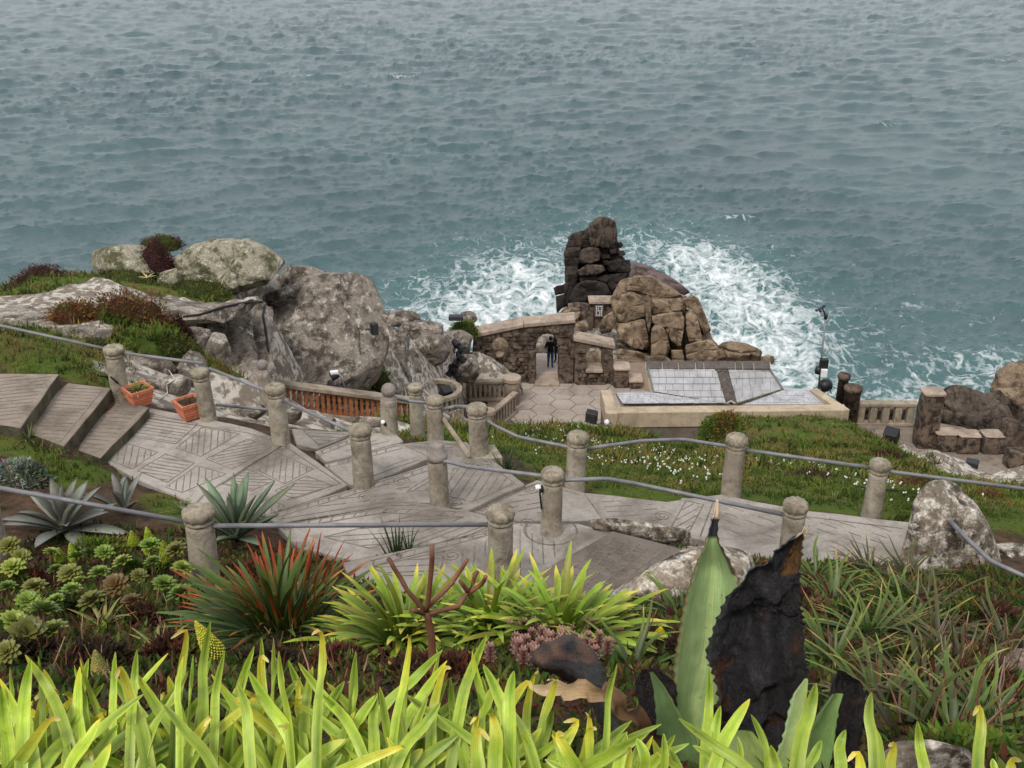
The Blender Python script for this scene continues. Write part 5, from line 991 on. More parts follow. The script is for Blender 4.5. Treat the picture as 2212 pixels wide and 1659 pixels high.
# ------------------------------------------------------------------ people in the doorway
def person(p, rz, label, jacket, jeans, arm):
    J = {'pel': (0, 0, .95), 'wa': (0, 0, 1.1), 'ch': (0, .02, 1.32), 'nk': (0, 0, 1.5), 'hd': (0, -.02, 1.63), 'top': (0, 0, 1.74)}
    vs = []; ix = {}; rd = []; ed = []
    def a(n, c, r, par=None):
        ix[n] = len(vs); vs.append(c); rd.append(r)
        if par: ed.append((ix[par], ix[n]))
    a('pel', (0, 0, .95), .15); a('wa', (0, 0, 1.1), .155, 'pel'); a('ch', (0, .01, 1.33), .17, 'wa'); a('nk', (0, -.01, 1.5), .07, 'ch'); a('hd', (0, -.02, 1.6), .095, 'nk'); a('top', (0, -.01, 1.70), .085, 'hd')
    for s_ in (-1, 1):
        n = str(s_); a('hip'+n, (.09*s_, 0, .88), .105, 'pel'); a('kn'+n, (.10*s_, -.03, .48), .072, 'hip'+n); a('an'+n, (.11*s_, .02, .09), .05, 'kn'+n); a('toe'+n, (.13*s_, -.14, .03), .04, 'an'+n)
        a('sh'+n, (.18*s_, .01, 1.42), .075, 'ch'); a('el'+n, (.26*s_, .04, 1.15), .058, 'sh'+n); a('wr'+n, (arm[0]*s_, arm[1], arm[2]), .04, 'el'+n); a('ha'+n, (arm[0]*s_*.9, arm[1]-.08, arm[2]+.01), .042, 'wr'+n); a('fi'+n, (arm[0]*s_*.8, arm[1]-.15, arm[2]), .02, 'ha'+n)
    me = bpy.data.meshes.new('body'); me.from_pydata(vs, ed, []); o = bpy.data.objects.new('body', me); col.objects.link(o); o.modifiers.new('skin', 'SKIN'); sv = me.skin_vertices[0].data
    for i, r_ in enumerate(rd): sv[i].radius = (r_, r_*(.75 if i in (0, 1, 2) else 1))
    sv[0].use_root = True; sb = o.modifiers.new('sub', 'SUBSURF'); sb.levels = 2; sb.render_levels = 2
    dg = bpy.context.evaluated_depsgraph_get(); m2 = bpy.data.meshes.new_from_object(o.evaluated_get(dg)); bpy.data.objects.remove(o)
    m2.materials.clear()
    for m in (jacket, jeans, MAT['skin'], MAT['black']): m2.materials.append(m)
    for f in m2.polygons:
        z = f.center.z; f.material_index = 3 if z < .1 else 1 if z < .92 else 2 if (z > 1.5 or (abs(f.center.y-arm[1]+.1) < .1 and abs(z-arm[2]) < .06)) else 0; f.use_smooth = True
    t_ = thing('person', label, 'person', p); t_.rotation_euler = (0, 0, rz)
    b = bpy.data.objects.new('body', m2); col.objects.link(b); b.parent = t_
    h = MB().lathe([(.06, -.08), (.1, -.05), (.112, .02), (.1, .09), (.06, .125), (.005, .135)], 16, (0, .015, 1.66)).build('hair', MAT['black'], None, True, (0, 0, 0)); h.parent = t_
MAT['skin'] = plain('skin', L(190, 140, 115), .6, .3, .08); MAT['jacket'] = plain('black_jacket', (.012, .012, .014), .8, .2, .3); MAT['jeans'] = plain('blue_jeans', L(52, 74, 104), .9, .1, .2); MAT['grey'] = plain('dark_trousers', L(50, 52, 62), .9, .1, .2)
fz = CAMZ-SL+.0
MB().box((PY(1190, 815, 52).x, 52.3, fz-.12), (3.4, 2.6, .3)).build('stage_landing', MAT['paver']); tag(bpy.data.objects['stage_landing'], kind='structure')
person(Vector((PY(1188, 800, 51.9).x, 51.7, fz+.03)), math.pi*.95, 'person in black jacket and blue jeans standing in the arched doorway', MAT['jacket'], MAT['jeans'], (.24, -.18, 1.12)); person(Vector((PY(1203, 800, 52.6).x, 52.4, fz+.03)), -.6, 'person in black half hidden behind the right side of the doorway', MAT['jacket'], MAT['grey'], (.2, -.2, 1.1))

# ------------------------------------------------------------------ plants
def G(px, py):
    r = ray(px, py); Y_ = .6
    while Y_ < 60:
        t_ = Y_/r.y; x = r.x*t_
        if -r.z*t_ >= float(gdrop(x, Y_)): return Vector((x, Y_, CAMZ+r.z*t_))
        Y_ += .02
    return Vector((r.x*50/r.y, 50, 0))
def jit(c, a=.12): return tuple(max(0, x*random.uniform(1-a, 1+a)) for x in c)
def lerp3(a, b, k): return tuple(x+(y_-x)*k for x, y_ in zip(a, b))
def rib(mb, P, w, facing, fold, cols, edge=None, thick=0):
    vs = []; cs = []; fs = []; n = len(P); m = 4 if thick else 3; al = 0; s0 = random.uniform(0, 9); uv = []
    for i, p in enumerate(P):
        t_ = (P[min(i+1, n-1)]-P[max(i-1, 0)]).normalized(); f = facing(i) if callable(facing) else facing
        s_ = t_.cross(f)
        s_ = s_.normalized() if s_.length > 1e-5 else Vector((1, 0, 0)); nr_ = s_.cross(t_)
        vs += [p-s_*w[i]/2+nr_*fold*w[i], p, p+s_*w[i]/2+nr_*fold*w[i]]; e = edge[i] if edge else cols[i]; cs += [e, cols[i], e]
        al += (p-P[max(i-1, 0)]).length; uv += [(s0-w[i]/2, al, 0), (s0, al, 0), (s0+w[i]/2, al, 0)]+([(s0, al, 0)] if thick else [])
        if thick: vs.append(p-nr_*thick*min(1, w[i]/max(w)+.15)); cs.append(cols[i])
    for i in range(n-1):
        a, b = i*m, (i+1)*m
        fs += [(a, a+1, b+1, b), (a+1, a+2, b+2, b+1)]
        if thick: fs += [(a+2, a+3, b+3, b+2), (a+3, a, b, b+3)]
    mb.add(vs, fs, cs); mb.uv += uv; return mb
SHAPE = {'strap': [.8, .92, 1, 1, .98, .92, .8, .55, .08], 'agave': [.75, .62, .72, .9, 1, .95, .75, .45, .04], 'spoon': [.25, .32, .5, .8, 1, 1, .85, .5, .05], 'narrow': [1, .95, .85, .75, .65, .52, .4, .25, .03], 'aloe': [1, .98, .9, .8, .68, .54, .38, .2, .02]}
def leafmesh(Ln, w, bend, fold, c0, c1, ct_, shape='strap', thick=0, tipn=2, edge=None, n=9, twist=0):
    P = []; p = Vector((0, 0, 0))
    for i in range(n):
        P.append(p.copy()); a = bend*(i/(n-1))**1.2; p = p+Vector((math.sin(a), twist*math.sin(i*.8)*.3, math.cos(a)))*Ln/(n-1)
    cols = [lerp3(c0, c1, i/(n-1)) if i < n-tipn else ct_ for i in range(n)]
    W_ = [w*k for k in SHAPE[shape]]
    def fc(i):
        a = bend*(i/(n-1))**1.2; return Vector((-math.cos(a), 0, math.sin(a)))
    mb = rib(MB(), P, W_, fc, fold, cols, [lerp3(c, edge, .7) for c in cols] if edge else None, thick)
    return mb
def leafdata(*a, mat='leaf', **k):
    o = leafmesh(*a, **k).build('leaf', MAT[mat], None, True, (0, 0, 0)); d = o.data; bpy.data.objects.remove(o); return d
def clump(name, label, cat, loc, n, datas, tilt, rb, group=None, sc=(.8, 1.15), up=0, flat=1.0, az=None):
    t_ = thing(name, label, cat, loc, group)
    for i in range(n):
        k = math.sqrt((i+.5)/n); a = i*2.39996+random.uniform(-.5, .5) if az is None else random.uniform(*az); o = bpy.data.objects.new('leaf', random.choice(datas)); col.objects.link(o); o.parent = t_
        lx, ly = rb*k*math.cos(a), rb*k*math.sin(a)*flat
        gz = 0
        if rb > .15: gz = float(CAMZ-gdrop(loc[0]+lx, loc[1]+ly))-loc[2]
        o.location = (lx, ly, gz+up*(1-k)); o.rotation_euler = Euler((0, tilt[0]+(tilt[1]-tilt[0])*k+random.uniform(-.15, .15), a), 'XYZ'); s_ = random.uniform(*sc); o.scale = (s_, s_, s_)
    return t_
# --- big agave in front: leaves from measured rows (row height, left, right)
def rowleaf(par, rows, Y0, Y1, colf, mat, curv=.03, nx=9, ny=46, teeth=0, crump=0, seed=0, name='leaf'):
    rows = sorted(rows); ys = [r[0] for r in rows]; V = []; C_ = []; g = random.Random(seed)
    tz = [g.uniform(.6, 1.3) for _ in range(ny)]
    for j in range(ny):
        py = ys[0]+(ys[-1]-ys[0])*j/(ny-1); xl = np.interp(py, ys, [r[1] for r in rows]); xr = np.interp(py, ys, [r[2] for r in rows]); Y_ = Y0+(Y1-Y0)*j/(ny-1)
        kt = 0
        if teeth and 3 < j < ny-2: kt = teeth*(1 if j % 3 == 0 else -.25)*tz[j]
        for i in range(nx):
            u = i/(nx-1); dpt = curv*(1-(2*u-1)**2)*min(1, (xr-xl)/80); px = xl+(xr-xl)*u+(-kt if i == 0 else kt if i == nx-1 else 0)
            V.append(PY(px, py, Y_+dpt)); C_.append(colf(u, (py-ys[0])/(ys[-1]-ys[0]), px, py))
    V = np.array(V); N_ = len(V)
    if crump: V[:, 1] += crump*fbm(V*9+seed, 4, seed); V[:, 2] += crump*.4*fbm(V*14+seed+3, 3, seed+2)
    B = V+np.array([0, .012, -.006]); mb = MB(); fs = []
    for j in range(ny-1):
        for i in range(nx-1):
            a = j*nx+i; fs += [(a, a+nx, a+nx+1, a+1), (N_+a, N_+a+1, N_+a+nx+1, N_+a+nx)]
        for a, b in ((j*nx, (j+1)*nx), ((j+1)*nx+nx-1, j*nx+nx-1)): fs.append((a, N_+a, N_+b, b))
    mb.add([tuple(v) for v in np.vstack([V, B])], fs, C_+C_); mb.uv = [((i % nx)/(nx-1)*.2, (i//nx)/ny, 0) for i in range(N_)]*2; return mb.build(name, MAT[mat], par, True)
ag = thing('agave', 'big front agave with one green leaf and one black rotten leaf', 'agave', PY(1570, 1780, 3.3))
GR, GR2, BK, TAN = L(154, 174, 122), L(128, 152, 104), (.010, .009, .010), L(200, 182, 156)
def gcol(u, v, px, py):
    if (u < .03 or u > .97) and py > 1165: return L(96, 78, 50)
    if py < 1118: return TAN
    if py < 1165 or (u > .86 and py < 1245): return (.035, .034, .04)
    k = .5+.5*math.sin(u*19+py*.01); c = lerp3(GR, GR2, k*.5+.3*abs(u-.5)); return lerp3(c, L(170, 186, 120), .5) if abs(u-.45) < .06 else c
rowleaf(ag, [(1080, 1549, 1552), (1110, 1543, 1553), (1150, 1533, 1551), (1170, 1526, 1552), (1190, 1518, 1563), (1215, 1507, 1578), (1245, 1496, 1592), (1290, 1482, 1600), (1340, 1472, 1604), (1400, 1462, 1600), (1450, 1456, 1585), (1500, 1457, 1560), (1560, 1460, 1550), (1620, 1470, 1545), (1720, 1478, 1550)], 3.5, 3.25, gcol, 'agave', .10, 15, 90, 2.6, .006, 1)
def bcol(u, v, px, py):
    if py < 1152: return TAN
    n = float(fbm(np.array([[px*.018, py*.018, 1.3]]), 3, 5)[0]); w = float(fbm(np.array([[px*.05, py*.012, 3.3]]), 3, 8)[0])
    if py < 1235 and u > .45: return lerp3(L(96, 66, 34), BK, max(0, min(1, .3+n)))
    return lerp3(BK, L(84, 48, 26), max(0, min(1, (n-.25)*1.6))) if n > .25 else lerp3(BK, (.045, .043, .045), max(0, min(1, w)))
rowleaf(ag, [(1122, 1737, 1741), (1150, 1716, 1733), (1180, 1690, 1729), (1220, 1655, 1728), (1260, 1612, 1729), (1300, 1578, 1730), (1340, 1552, 1737), (1380, 1532, 1740), (1402, 1522, 1740), (1430, 1530, 1742), (1470, 1545, 1738), (1500, 1550, 1730), (1540, 1532, 1714), (1600, 1540, 1702), (1720, 1560, 1690)], 3.35, 3.15, bcol, 'rot', .09, 23, 100, 4.5, .05, 3)
g2 = lambda u, v, px, py: jit(lerp3(GR, L(150, 168, 90), u), .05)
bk = lambda u, v, px, py: lerp3(BK, L(70, 44, 28), .5*random.random()**3)
rowleaf(ag, [(1468, 1740, 1746), (1500, 1714, 1744), (1540, 1704, 1740), (1600, 1690, 1718), (1700, 1650, 1700)], 3.2, 3.05, g2, 'agave', .02, 7, 30, 3, .006, 4); rowleaf(ag, [(1455, 1404, 1412), (1490, 1412, 1440), (1540, 1418, 1468), (1600, 1420, 1505), (1720, 1430, 1540)], 3.15, 3.05, lambda u, v, px, py: jit(lerp3(L(98, 124, 80), L(120, 146, 92), u), .05), 'agave', .03, 7, 30, 2, .005, 5)
rowleaf(ag, [(1450, 1385, 1425), (1480, 1372, 1462), (1520, 1380, 1462), (1580, 1400, 1455), (1700, 1420, 1450)], 3.25, 3.1, bk, 'rot', .03, 9, 30, 3, .02, 6); rowleaf(ag, [(1462, 1812, 1830), (1480, 1800, 1862), (1505, 1796, 1872), (1560, 1800, 1862), (1620, 1795, 1858), (1720, 1770, 1830)], 3.2, 3.05, bk, 'rot', .04, 9, 34, 3, .025, 7)
rowleaf(ag, [(1500, 1800, 1822), (1530, 1775, 1812), (1570, 1752, 1806), (1620, 1738, 1800), (1720, 1715, 1780)], 3.12, 3.0, lambda u, v, px, py: jit(lerp3(L(88, 112, 66), L(120, 148, 84), u), .05), 'agave', .03, 7, 30, 2, .006, 8); rowleaf(ag, [(1580, 1560, 1625), (1610, 1540, 1650), (1660, 1540, 1660), (1740, 1550, 1650)], 3.05, 2.95, g2, 'agave', .03, 7, 24, 2, .005, 9)
rowleaf(ag, [(1376, 1212, 1252), (1395, 1172, 1276), (1420, 1150, 1292), (1436, 1146, 1302), (1455, 1190, 1308), (1480, 1240, 1314), (1510, 1272, 1316), (1560, 1290, 1330), (1620, 1330, 1380)], 3.5, 3.1, lambda u, v, px, py: lerp3(BK, L(120, 82, 58), max(0, min(1, .5+float(fbm(np.array([[px*.03, py*.03, 0]]), 3, 2)[0]))) if py < 1432 else .05), 'rot', -.09, 13, 40, 2, .02, 10)
def strapw(par, pts, w, cols, facing=Vector((0, -.7, .7)), fold=.12, mat='leaf', n=14, edge=None, shape=None, name='leaf'):
    K = [PY(*q) for q in pts]; P = []
    for i in range(n):                       # Catmull-Rom through the points
        s_ = i/(n-1)*(len(K)-1); a = min(int(s_), len(K)-2); u = s_-a; p0, p1, p2, p3 = K[max(a-1, 0)], K[a], K[a+1], K[min(a+2, len(K)-1)]
        P.append(.5*((2*p1)+(p2-p0)*u+(2*p0-5*p1+4*p2-p3)*u*u+(3*p1-p0-3*p2+p3)*u**3))
    sh = shape or SHAPE['strap']; W_ = [w*float(np.interp(i/(n-1), np.linspace(0, 1, len(sh)), sh)) for i in range(n)]
    C_ = [lerp3(cols[min(int(i/(n-1)*(len(cols)-1)), len(cols)-2)], cols[min(int(i/(n-1)*(len(cols)-1))+1, len(cols)-1)], (i/(n-1)*(len(cols)-1)) % 1 if i < n-1 else 1) for i in range(n)]
    return rib(MB(), P, W_, facing, fold, C_, [lerp3(c, edge, .6) for c in C_] if edge else None).build(name, MAT[mat], par, True)
dl = thing('dead_leaf', 'tan shrivelled agave leaf lying among the strap leaves', 'dead leaf', PY(1300, 1560, 2.9))
strapw(dl, [(1150, 1488, 2.75), (1215, 1490, 2.8), (1285, 1492, 2.85), (1330, 1515, 2.9), (1385, 1560, 2.95), (1440, 1620, 3.0)], .07, [L(200, 176, 140), L(176, 146, 110), L(110, 84, 60), (.03, .02, .018)], facing=lambda i: Vector((math.sin(i*1.1)*.7, -.7, .6+.4*math.cos(i*1.7))).normalized(), n=26, fold=.35, mat='dry', shape=[.3, .8, .9, 1, 1, .9, .5])
# --- bright strap leaves along the bottom
zA = lambda x, y_: (x/2.4875, 1000+y_/2.4875); zB = lambda x, y_: (600+x/2.458, 1150+y_/2.458); zC = lambda x, y_: (1400+x/2.415, 980+y_/2.415)
tips = []
for x, y_, bx, k in ((55, 1095, 120, 0), (165, 1055, 90, 0), (235, 1110, 380, 1), (400, 1085, 560, 0), (645, 1105, 880, 2), (735, 1005, 680, 0), (620, 1015, 600, 0), (1000, 905, 900, 2), (1130, 850, 1060, 0), (905, 1145, 1060, 1), (985, 1040, 960, 1), (1205, 1015, 1110, 0), (1365, 985, 1150, 0), (1405, 940, 1440, 0), (1470, 965, 1465, 0), (1400, 1050, 1340, 2), (1500, 1010, 1600, 0), (1730, 910, 1700, 2), (1680, 1095, 1600, 1), (1850, 1180, 1500, 0), (1915, 1015, 1850, 0),
                 (1415, 1320, 1200, 2), (1130, 1360, 850, 2), (960, 1295, 780, 0), (560, 1350, 20, 2), (230, 1480, 160, 0), (370, 1500, 420, 0), (790, 1450, 790, 1), (1000, 1420, 1350, 0), (1950, 1410, 1930, 2), (1800, 1540, 1830, 2), (210, 1040, 270, 0), (0, 1160, 250, 1), (1040, 1030, 1000, 0), (1320, 1130, 1230, 0), (1600, 1190, 1650, 2), (20, 1420, 60, 0), (130, 1290, 220, 1)): tips.append((*zA(x, y_), zA(bx, 0)[0], k))
for x, y_, bx, k in ((415, 630, 380, 0), (355, 790, 60, 0), (705, 565, 560, 2), (685, 765, 640, 0), (860, 640, 620, 0), (880, 735, 760, 2), (1110, 545, 860, 0), (1255, 735, 1230, 0), (1355, 765, 1290, 2), (1320, 800, 880, 2), (1480, 790, 1330, 2), (1800, 695, 1690, 0), (835, 915, 800, 0), (1155, 915, 1060, 0), (450, 1020, 430, 2), (770, 1150, 520, 1), (1190, 955, 1230, 0), (1855, 1080, 1760, 0), (1990, 1080, 1810, 1), (1490, 1075, 1700, 2), (1590, 1000, 1330, 2), (1650, 1050, 1500, 2), (915, 770, 900, 0), (410, 950, 100, 1), (1465, 945, 1300, 0), (1060, 1120, 1000, 0), (1720, 1105, 1500, 0), (620, 930, 700, 0), (730, 850, 720, 1)): tips.append((*zB(x, y_), zB(bx, 0)[0], k))
for x, y_, bx, k in ((320, 1125, 280, 0), (378, 1315, 330, 0), (530, 1280, 230, 1), (465, 1475, 440, 0), (405, 1530, 410, 2), (535, 1360, 690, 0), (875, 1195, 720, 0), (905, 1495, 720, 0), (640, 1520, 690, 0), (1030, 1440, 990, 0), (1165, 1245, 1190, 0), (1140, 1385, 1260, 0), (1405, 1395, 1480, 0), (1725, 1320, 1710, 2), (1285, 1520, 1270, 2), (1095, 1560, 1100, 2), (1795, 1590, 1770, 0), (25, 1490, 110, 1), (130, 1565, 150, 0), (1900, 1600, 1960, 2)): tips.append((*zC(x, y_), zC(bx, 0)[0], k))
for i in range(210):
    x = random.uniform(-40, 1500); y_ = random.uniform(1490, 1690) if x < 1000 else random.uniform(1540, 1720); tips.append((x, y_, x+random.uniform(-330, 330), random.choice((0, 0, 0, 1, 2, 2))))
for i in range(36):
    x = random.uniform(-40, 1100); tips.append((x, random.uniform(1400, 1520), x+random.uniform(-260, 260), random.choice((0, 0, 1))))
cb_ = ['far left', 'left', 'centre left', 'centre', 'centre right', 'right', 'far right']; CL = []
for k in range(7):
    x = 150+k*320; CL.append(thing('strap_leaved_plant', 'bright lime strap-leaved plant along the bottom edge, '+['at the left corner', 'second from the left', 'third from the left', 'fourth from the left', 'in front of the big agave', 'just right of the big agave', 'at the right corner'][k], 'plant', PY(x, 1850, 1.95), 'strap-leaved plants in the foreground'))
LG, LG2, YL, TN = L(98, 128, 30), L(146, 172, 50), L(210, 176, 40), L(208, 184, 146)
for i, (tx, ty, bx, k) in enumerate(tips):
    dY = random.uniform(-.12, .22); Yt = 2.3+dY-(ty-1500)*.0008; Yb = 1.98+dY*.5; by = 1870+random.uniform(-60, 80)
    mx = bx+(tx-bx)*.42; my = by+(ty-by)*.62; br = random.uniform(.85, 1.12)
    a, b = tuple(c*br for c in LG), tuple(c*br for c in LG2); w = random.uniform(.027, .041)*(.85 if ty < 1420 else 1)
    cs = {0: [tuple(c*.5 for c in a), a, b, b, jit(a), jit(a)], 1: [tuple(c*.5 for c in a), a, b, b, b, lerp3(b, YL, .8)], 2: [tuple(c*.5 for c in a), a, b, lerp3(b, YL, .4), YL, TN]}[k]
    par = CL[min(6, max(0, int((bx+10)/320)))]
    bend = random.uniform(-.05, .05)
    pp = [(bx, by, Yb), (mx, my, (Yb+Yt)/2+.02), ((mx+tx)/2+random.uniform(-9, 9), (my+ty)/2-8, Yt-.03+bend), (tx, ty, Yt+bend)]
    if k == 2: sg = random.choice((-1, 1)); pp.append((tx+sg*random.uniform(4, 34), ty+random.uniform(-12, 26), Yt+bend-.03))
    strapw(par, pp, w, cs, Vector((random.uniform(-.8, .8), -.75, .55)).normalized(), random.uniform(.1, .26), edge=L(190, 200, 90), shape=None if k < 2 else [.8, .92, 1, 1, .95, .85, .6, .35, .4, .12])
# --- red tipped clump and bright green clump
DG, DG2, RD, OR = L(44, 62, 26), L(78, 98, 36), L(142, 58, 26), L(160, 96, 36)
dA = [leafdata(random.uniform(.5, .7), .04, random.uniform(.3, .9), .15, DG, jit(DG2, .2), random.choice((DG2, OR, RD, L(120, 110, 40)))) for _ in range(12)]; dR = [leafdata(random.uniform(.5, .68), .026, random.uniform(.15, .45), .15, DG2, random.choice((RD, OR, L(130, 100, 36))), RD, tipn=4) for _ in range(8)]
loc = G(605, 1385); rc = clump('red_tipped_plant', 'dense dark green clump with red-orange leaf tips in front of the rail', 'plant', loc, 270, dA, (.05, 1.5), .42, sc=(.75, 1.1), up=.2)
for i in range(64):
    a = random.uniform(0, 6.28); k = math.sqrt(random.random())*.26; o = bpy.data.objects.new('leaf', random.choice(dR)); col.objects.link(o); o.parent = rc; o.location = (.06+k*math.cos(a), .1+k*math.sin(a), .12); o.rotation_euler = (0, random.uniform(.0, .5), a); s_ = random.uniform(.65, .95); o.scale = (s_, s_, s_)
BG, BG2, BY = L(90, 118, 34), L(140, 158, 50), L(190, 176, 66)
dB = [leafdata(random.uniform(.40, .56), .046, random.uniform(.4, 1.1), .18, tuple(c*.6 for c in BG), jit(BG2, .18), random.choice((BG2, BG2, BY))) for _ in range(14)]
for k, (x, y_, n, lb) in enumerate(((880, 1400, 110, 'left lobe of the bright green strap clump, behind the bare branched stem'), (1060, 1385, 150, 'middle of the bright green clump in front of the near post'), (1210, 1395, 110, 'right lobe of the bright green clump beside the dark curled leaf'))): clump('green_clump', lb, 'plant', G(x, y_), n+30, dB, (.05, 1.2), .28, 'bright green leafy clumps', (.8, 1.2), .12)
dI = [leafdata(random.uniform(.36, .55), .026, random.uniform(.05, .4), .1, L(30, 44, 20), L(52, 74, 32), L(60, 80, 36), shape='narrow') for _ in range(5)]
clump('iris_tuft', 'dark green upright tuft of narrow leaves by the scored path', 'plant', G(858, 1212), 34, dI, (.0, .5), .1); clump('iris_tuft', 'small dark tuft just right of the upright iris tuft', 'plant', G(885, 1205), 16, dI, (0, .5), .05, sc=(.6, .9))
# --- agaves on the left
AB, AB2 = L(96, 104, 96), L(128, 136, 126)
dg = [leafdata(random.uniform(.55, .72), .15, random.uniform(.1, .5), .22, AB, jit(AB2, .1), L(70, 60, 50), mat='agave', shape='agave', thick=.025, tipn=1, edge=L(120, 110, 96)) for _ in range(6)]
def agave(loc, label, n, sc, t0, t1, datas=dg):
    t_ = thing('agave', label, 'agave', loc)
    for i in range(n):
        k = i/(n-1); a = i*2.39996+random.uniform(-.25, .25); o = bpy.data.objects.new('leaf', random.choice(datas)); col.objects.link(o); o.parent = t_; o.location = (.05*math.cos(a)*k, .05*math.sin(a)*k, .08*(1-k)+.02); o.rotation_euler = (0, t0+(t1-t0)*k**.8, a); s_ = sc*(.75+.3*k)*random.uniform(.9, 1.1); o.scale = (s_, s_, s_)
    return t_
agave(G(140, 1150), 'large blue-grey agave with spreading leaves behind the near rail', 22, 1.12, .05, 1.5); agave(G(268, 1110), 'small upright blue agave with one tall twisted leaf', 7, .85, .05, .9)
dg2 = [leafdata(random.uniform(.5, .62), .085, random.uniform(.0, .25), .25, L(82, 96, 76), jit(L(116, 130, 104), .1), L(90, 90, 70), mat='agave', shape='agave', thick=.02, tipn=1) for _ in range(5)]
agave(G(512, 1165), 'blue-green agave with upright leaves on the path edge', 20, 1.35, .05, 1.15, dg2)
ds = [leafdata(.2, .03, .3, .2, L(190, 168, 120), L(214, 196, 150), L(220, 200, 160), mat='dry', shape='aloe') for _ in range(2)]
clump('dry_rosette', 'pale star-shaped dry rosette on the headland grass', 'plant', PY(318, 600, 28), 10, ds, (.6, 1.4), .03, sc=(1.0, 1.5))
dal = [leafdata(random.uniform(.16, .24), .035, random.uniform(.2, .8), .25, L(110, 116, 60), L(150, 140, 80), L(186, 140, 90), shape='aloe', thick=.01) for _ in range(4)]
clump('aloe', 'tan-green star-shaped aloe in the left bed', 'aloe', G(225, 1352), 13, dal, (.5, 1.3), .03, sc=(1, 1.4)); clump('aloe', 'pinkish aloe rosette right of the tan-green aloe', 'aloe', G(340, 1400), 12, dal, (.5, 1.4), .03, sc=(.9, 1.2))
# --- tree aeoniums: stem + rosette
def rosette_data(r, c0, c1, n=30):
    mb = MB()
    for i in range(n):
        k = math.sqrt((i+.5)/n); a = i*2.39996; m = leafmesh(r*(.45+.55*k), r*.42, .35, .12, lerp3(c0, c1, .3), c1, lerp3(c1, c0, .5), 'spoon', n=9, tipn=1); M_ = Matrix.Translation((0, 0, r*.18*(1-k))) @ Matrix.Rotation(a, 4, 'Z') @ Matrix.Rotation(.25+1.15*k, 4, 'Y')
        mb.add([M_ @ Vector(v) for v in m.v], m.f, m.c)
    o = mb.build('rosette', MAT['leaf'], None, True, (0, 0, 0)); d = o.data; bpy.data.objects.remove(o); return d
RG = [rosette_data(.085, L(70, 96, 34), L(124, 146, 60)), rosette_data(.085, L(84, 106, 40), L(140, 150, 66)), rosette_data(.085, L(96, 70, 44), L(110, 116, 52)), rosette_data(.085, L(100, 50, 40), L(96, 84, 46))]
aeo = [(28, 1228, 1), (120, 1232, 0), (60, 1300, 0), (85, 1312, 1), (165, 1205, 0), (30, 1345, 1), (95, 1322, 0), (155, 1275, 0), (15, 1270, 0), (215, 1240, 0), (170, 1260, 1), (75, 1270, 2), (225, 1195, 0), (150, 1240, 2), (250, 1265, 3), (45, 1205, 2), (300, 1245, 2), (355, 1265, 0), (330, 1215, 0), (390, 1285, 0), (115, 1365, 1), (120, 1300, 0), (285, 1300, 3), (15, 1410, 2), (200, 1300, 2), (60, 1370, 2), (395, 1230, 1), (265, 1215, 1), (110, 1195, 1), (20, 1180, 2), (325, 1180, 0), (380, 1190, 2)]
ord_ = sorted(aeo)
for i, (x, y_, v) in enumerate(ord_):
    g = G(x, y_+38); t_ = thing('aeonium', ('green', 'yellow-green', 'bronze', 'dull red')[v]+' rosette succulent on a bare stem in the left bed, '+str(i+1)+(['st', 'nd', 'rd'][i] if i < 3 else 'th')+' from the left', 'succulent', g, 'rosette succulents in the left bed')
    top = PY(x, y_, g.y-.02); h = top-g; MB().tube([g-Vector((0, 0, .05)), g+h*.5+Vector((random.uniform(-.02, .02), 0, 0)), top], [.014, .012, .012], 6, L(110, 84, 62)).build('stem', MAT['bark'], t_, True)
    o = bpy.data.objects.new('rosette', RG[v]); col.objects.link(o); o.parent = t_; o.location = h; o.rotation_euler = (R(random.uniform(5, 30)), random.uniform(-.3, .3), random.uniform(0, 6)); s_ = random.uniform(1.1, 1.7); o.scale = (s_, s_, s_)
def spike(px, py, h, r, label, c0, c1, lean=0):      # conical flower spike
    g = G(px, py+10); t_ = thing('flower_spike', label, 'flower', g, 'conical succulent flower spikes'); mb = MB(); ax = Vector((lean, -.05, 1)).normalized()
    for i in range(330):
        k = (i+.5)/330; rr_ = r*(1-k)**.75*(.75+.35*math.sin(min(1, k*5)*1.57)); a = i*2.39996; c = g+Vector((0, 0, .08))+ax*(k*h)+Vector((math.cos(a)*rr_, math.sin(a)*rr_, 0)); s_ = .009*random.uniform(.8, 1.4); cl = jit(lerp3(c0, c1, random.random()), .15)
        mb.add([c+Vector(v)*s_ for v in ((1, 0, 0), (-1, 0, 0), (0, 1, 0), (0, -1, 0), (0, 0, 1), (0, 0, -1))], [(0, 2, 4), (2, 1, 4), (1, 3, 4), (3, 0, 4), (2, 0, 5), (1, 2, 5), (3, 1, 5), (0, 3, 5)], cl)
    mb.build('flowers', MAT['dry'], t_, True); MB().tube([g-Vector((0, 0, .05)), g+Vector((0, 0, .08)), g+Vector((0, 0, .08))+ax*h*.9], [.015, .014, .005], 6, L(90, 100, 50)).build('stem', MAT['bark'], t_)
YG, YG2 = L(120, 142, 44), L(176, 186, 60)
spike(330, 1200, .34, .075, 'tallest yellow-green flower cone left of the near post', YG, YG2); spike(362, 1215, .25, .07, 'right yellow-green flower cone beside the tallest one', YG, YG2); spike(292, 1180, .18, .06, 'short flower cone left of the tallest one', YG, YG2); spike(163, 1215, .22, .055, 'narrow flower cone in front of the large blue agave', YG, YG2); spike(135, 1215, .16, .06, 'blunt flower cone at the foot of the large blue agave', YG, YG2)
spike(470, 1425, .28, .07, 'leaning yellow flower cone above the strap leaves', YG2, L(200, 190, 70), -.35); spike(222, 1470, .17, .045, 'budding flower cone poking from the strap leaves', L(130, 130, 70), L(170, 160, 90)); spike(1424, 1385, .07, .035, 'small yellow flower head left of the big agave', L(210, 190, 30), L(220, 200, 40))
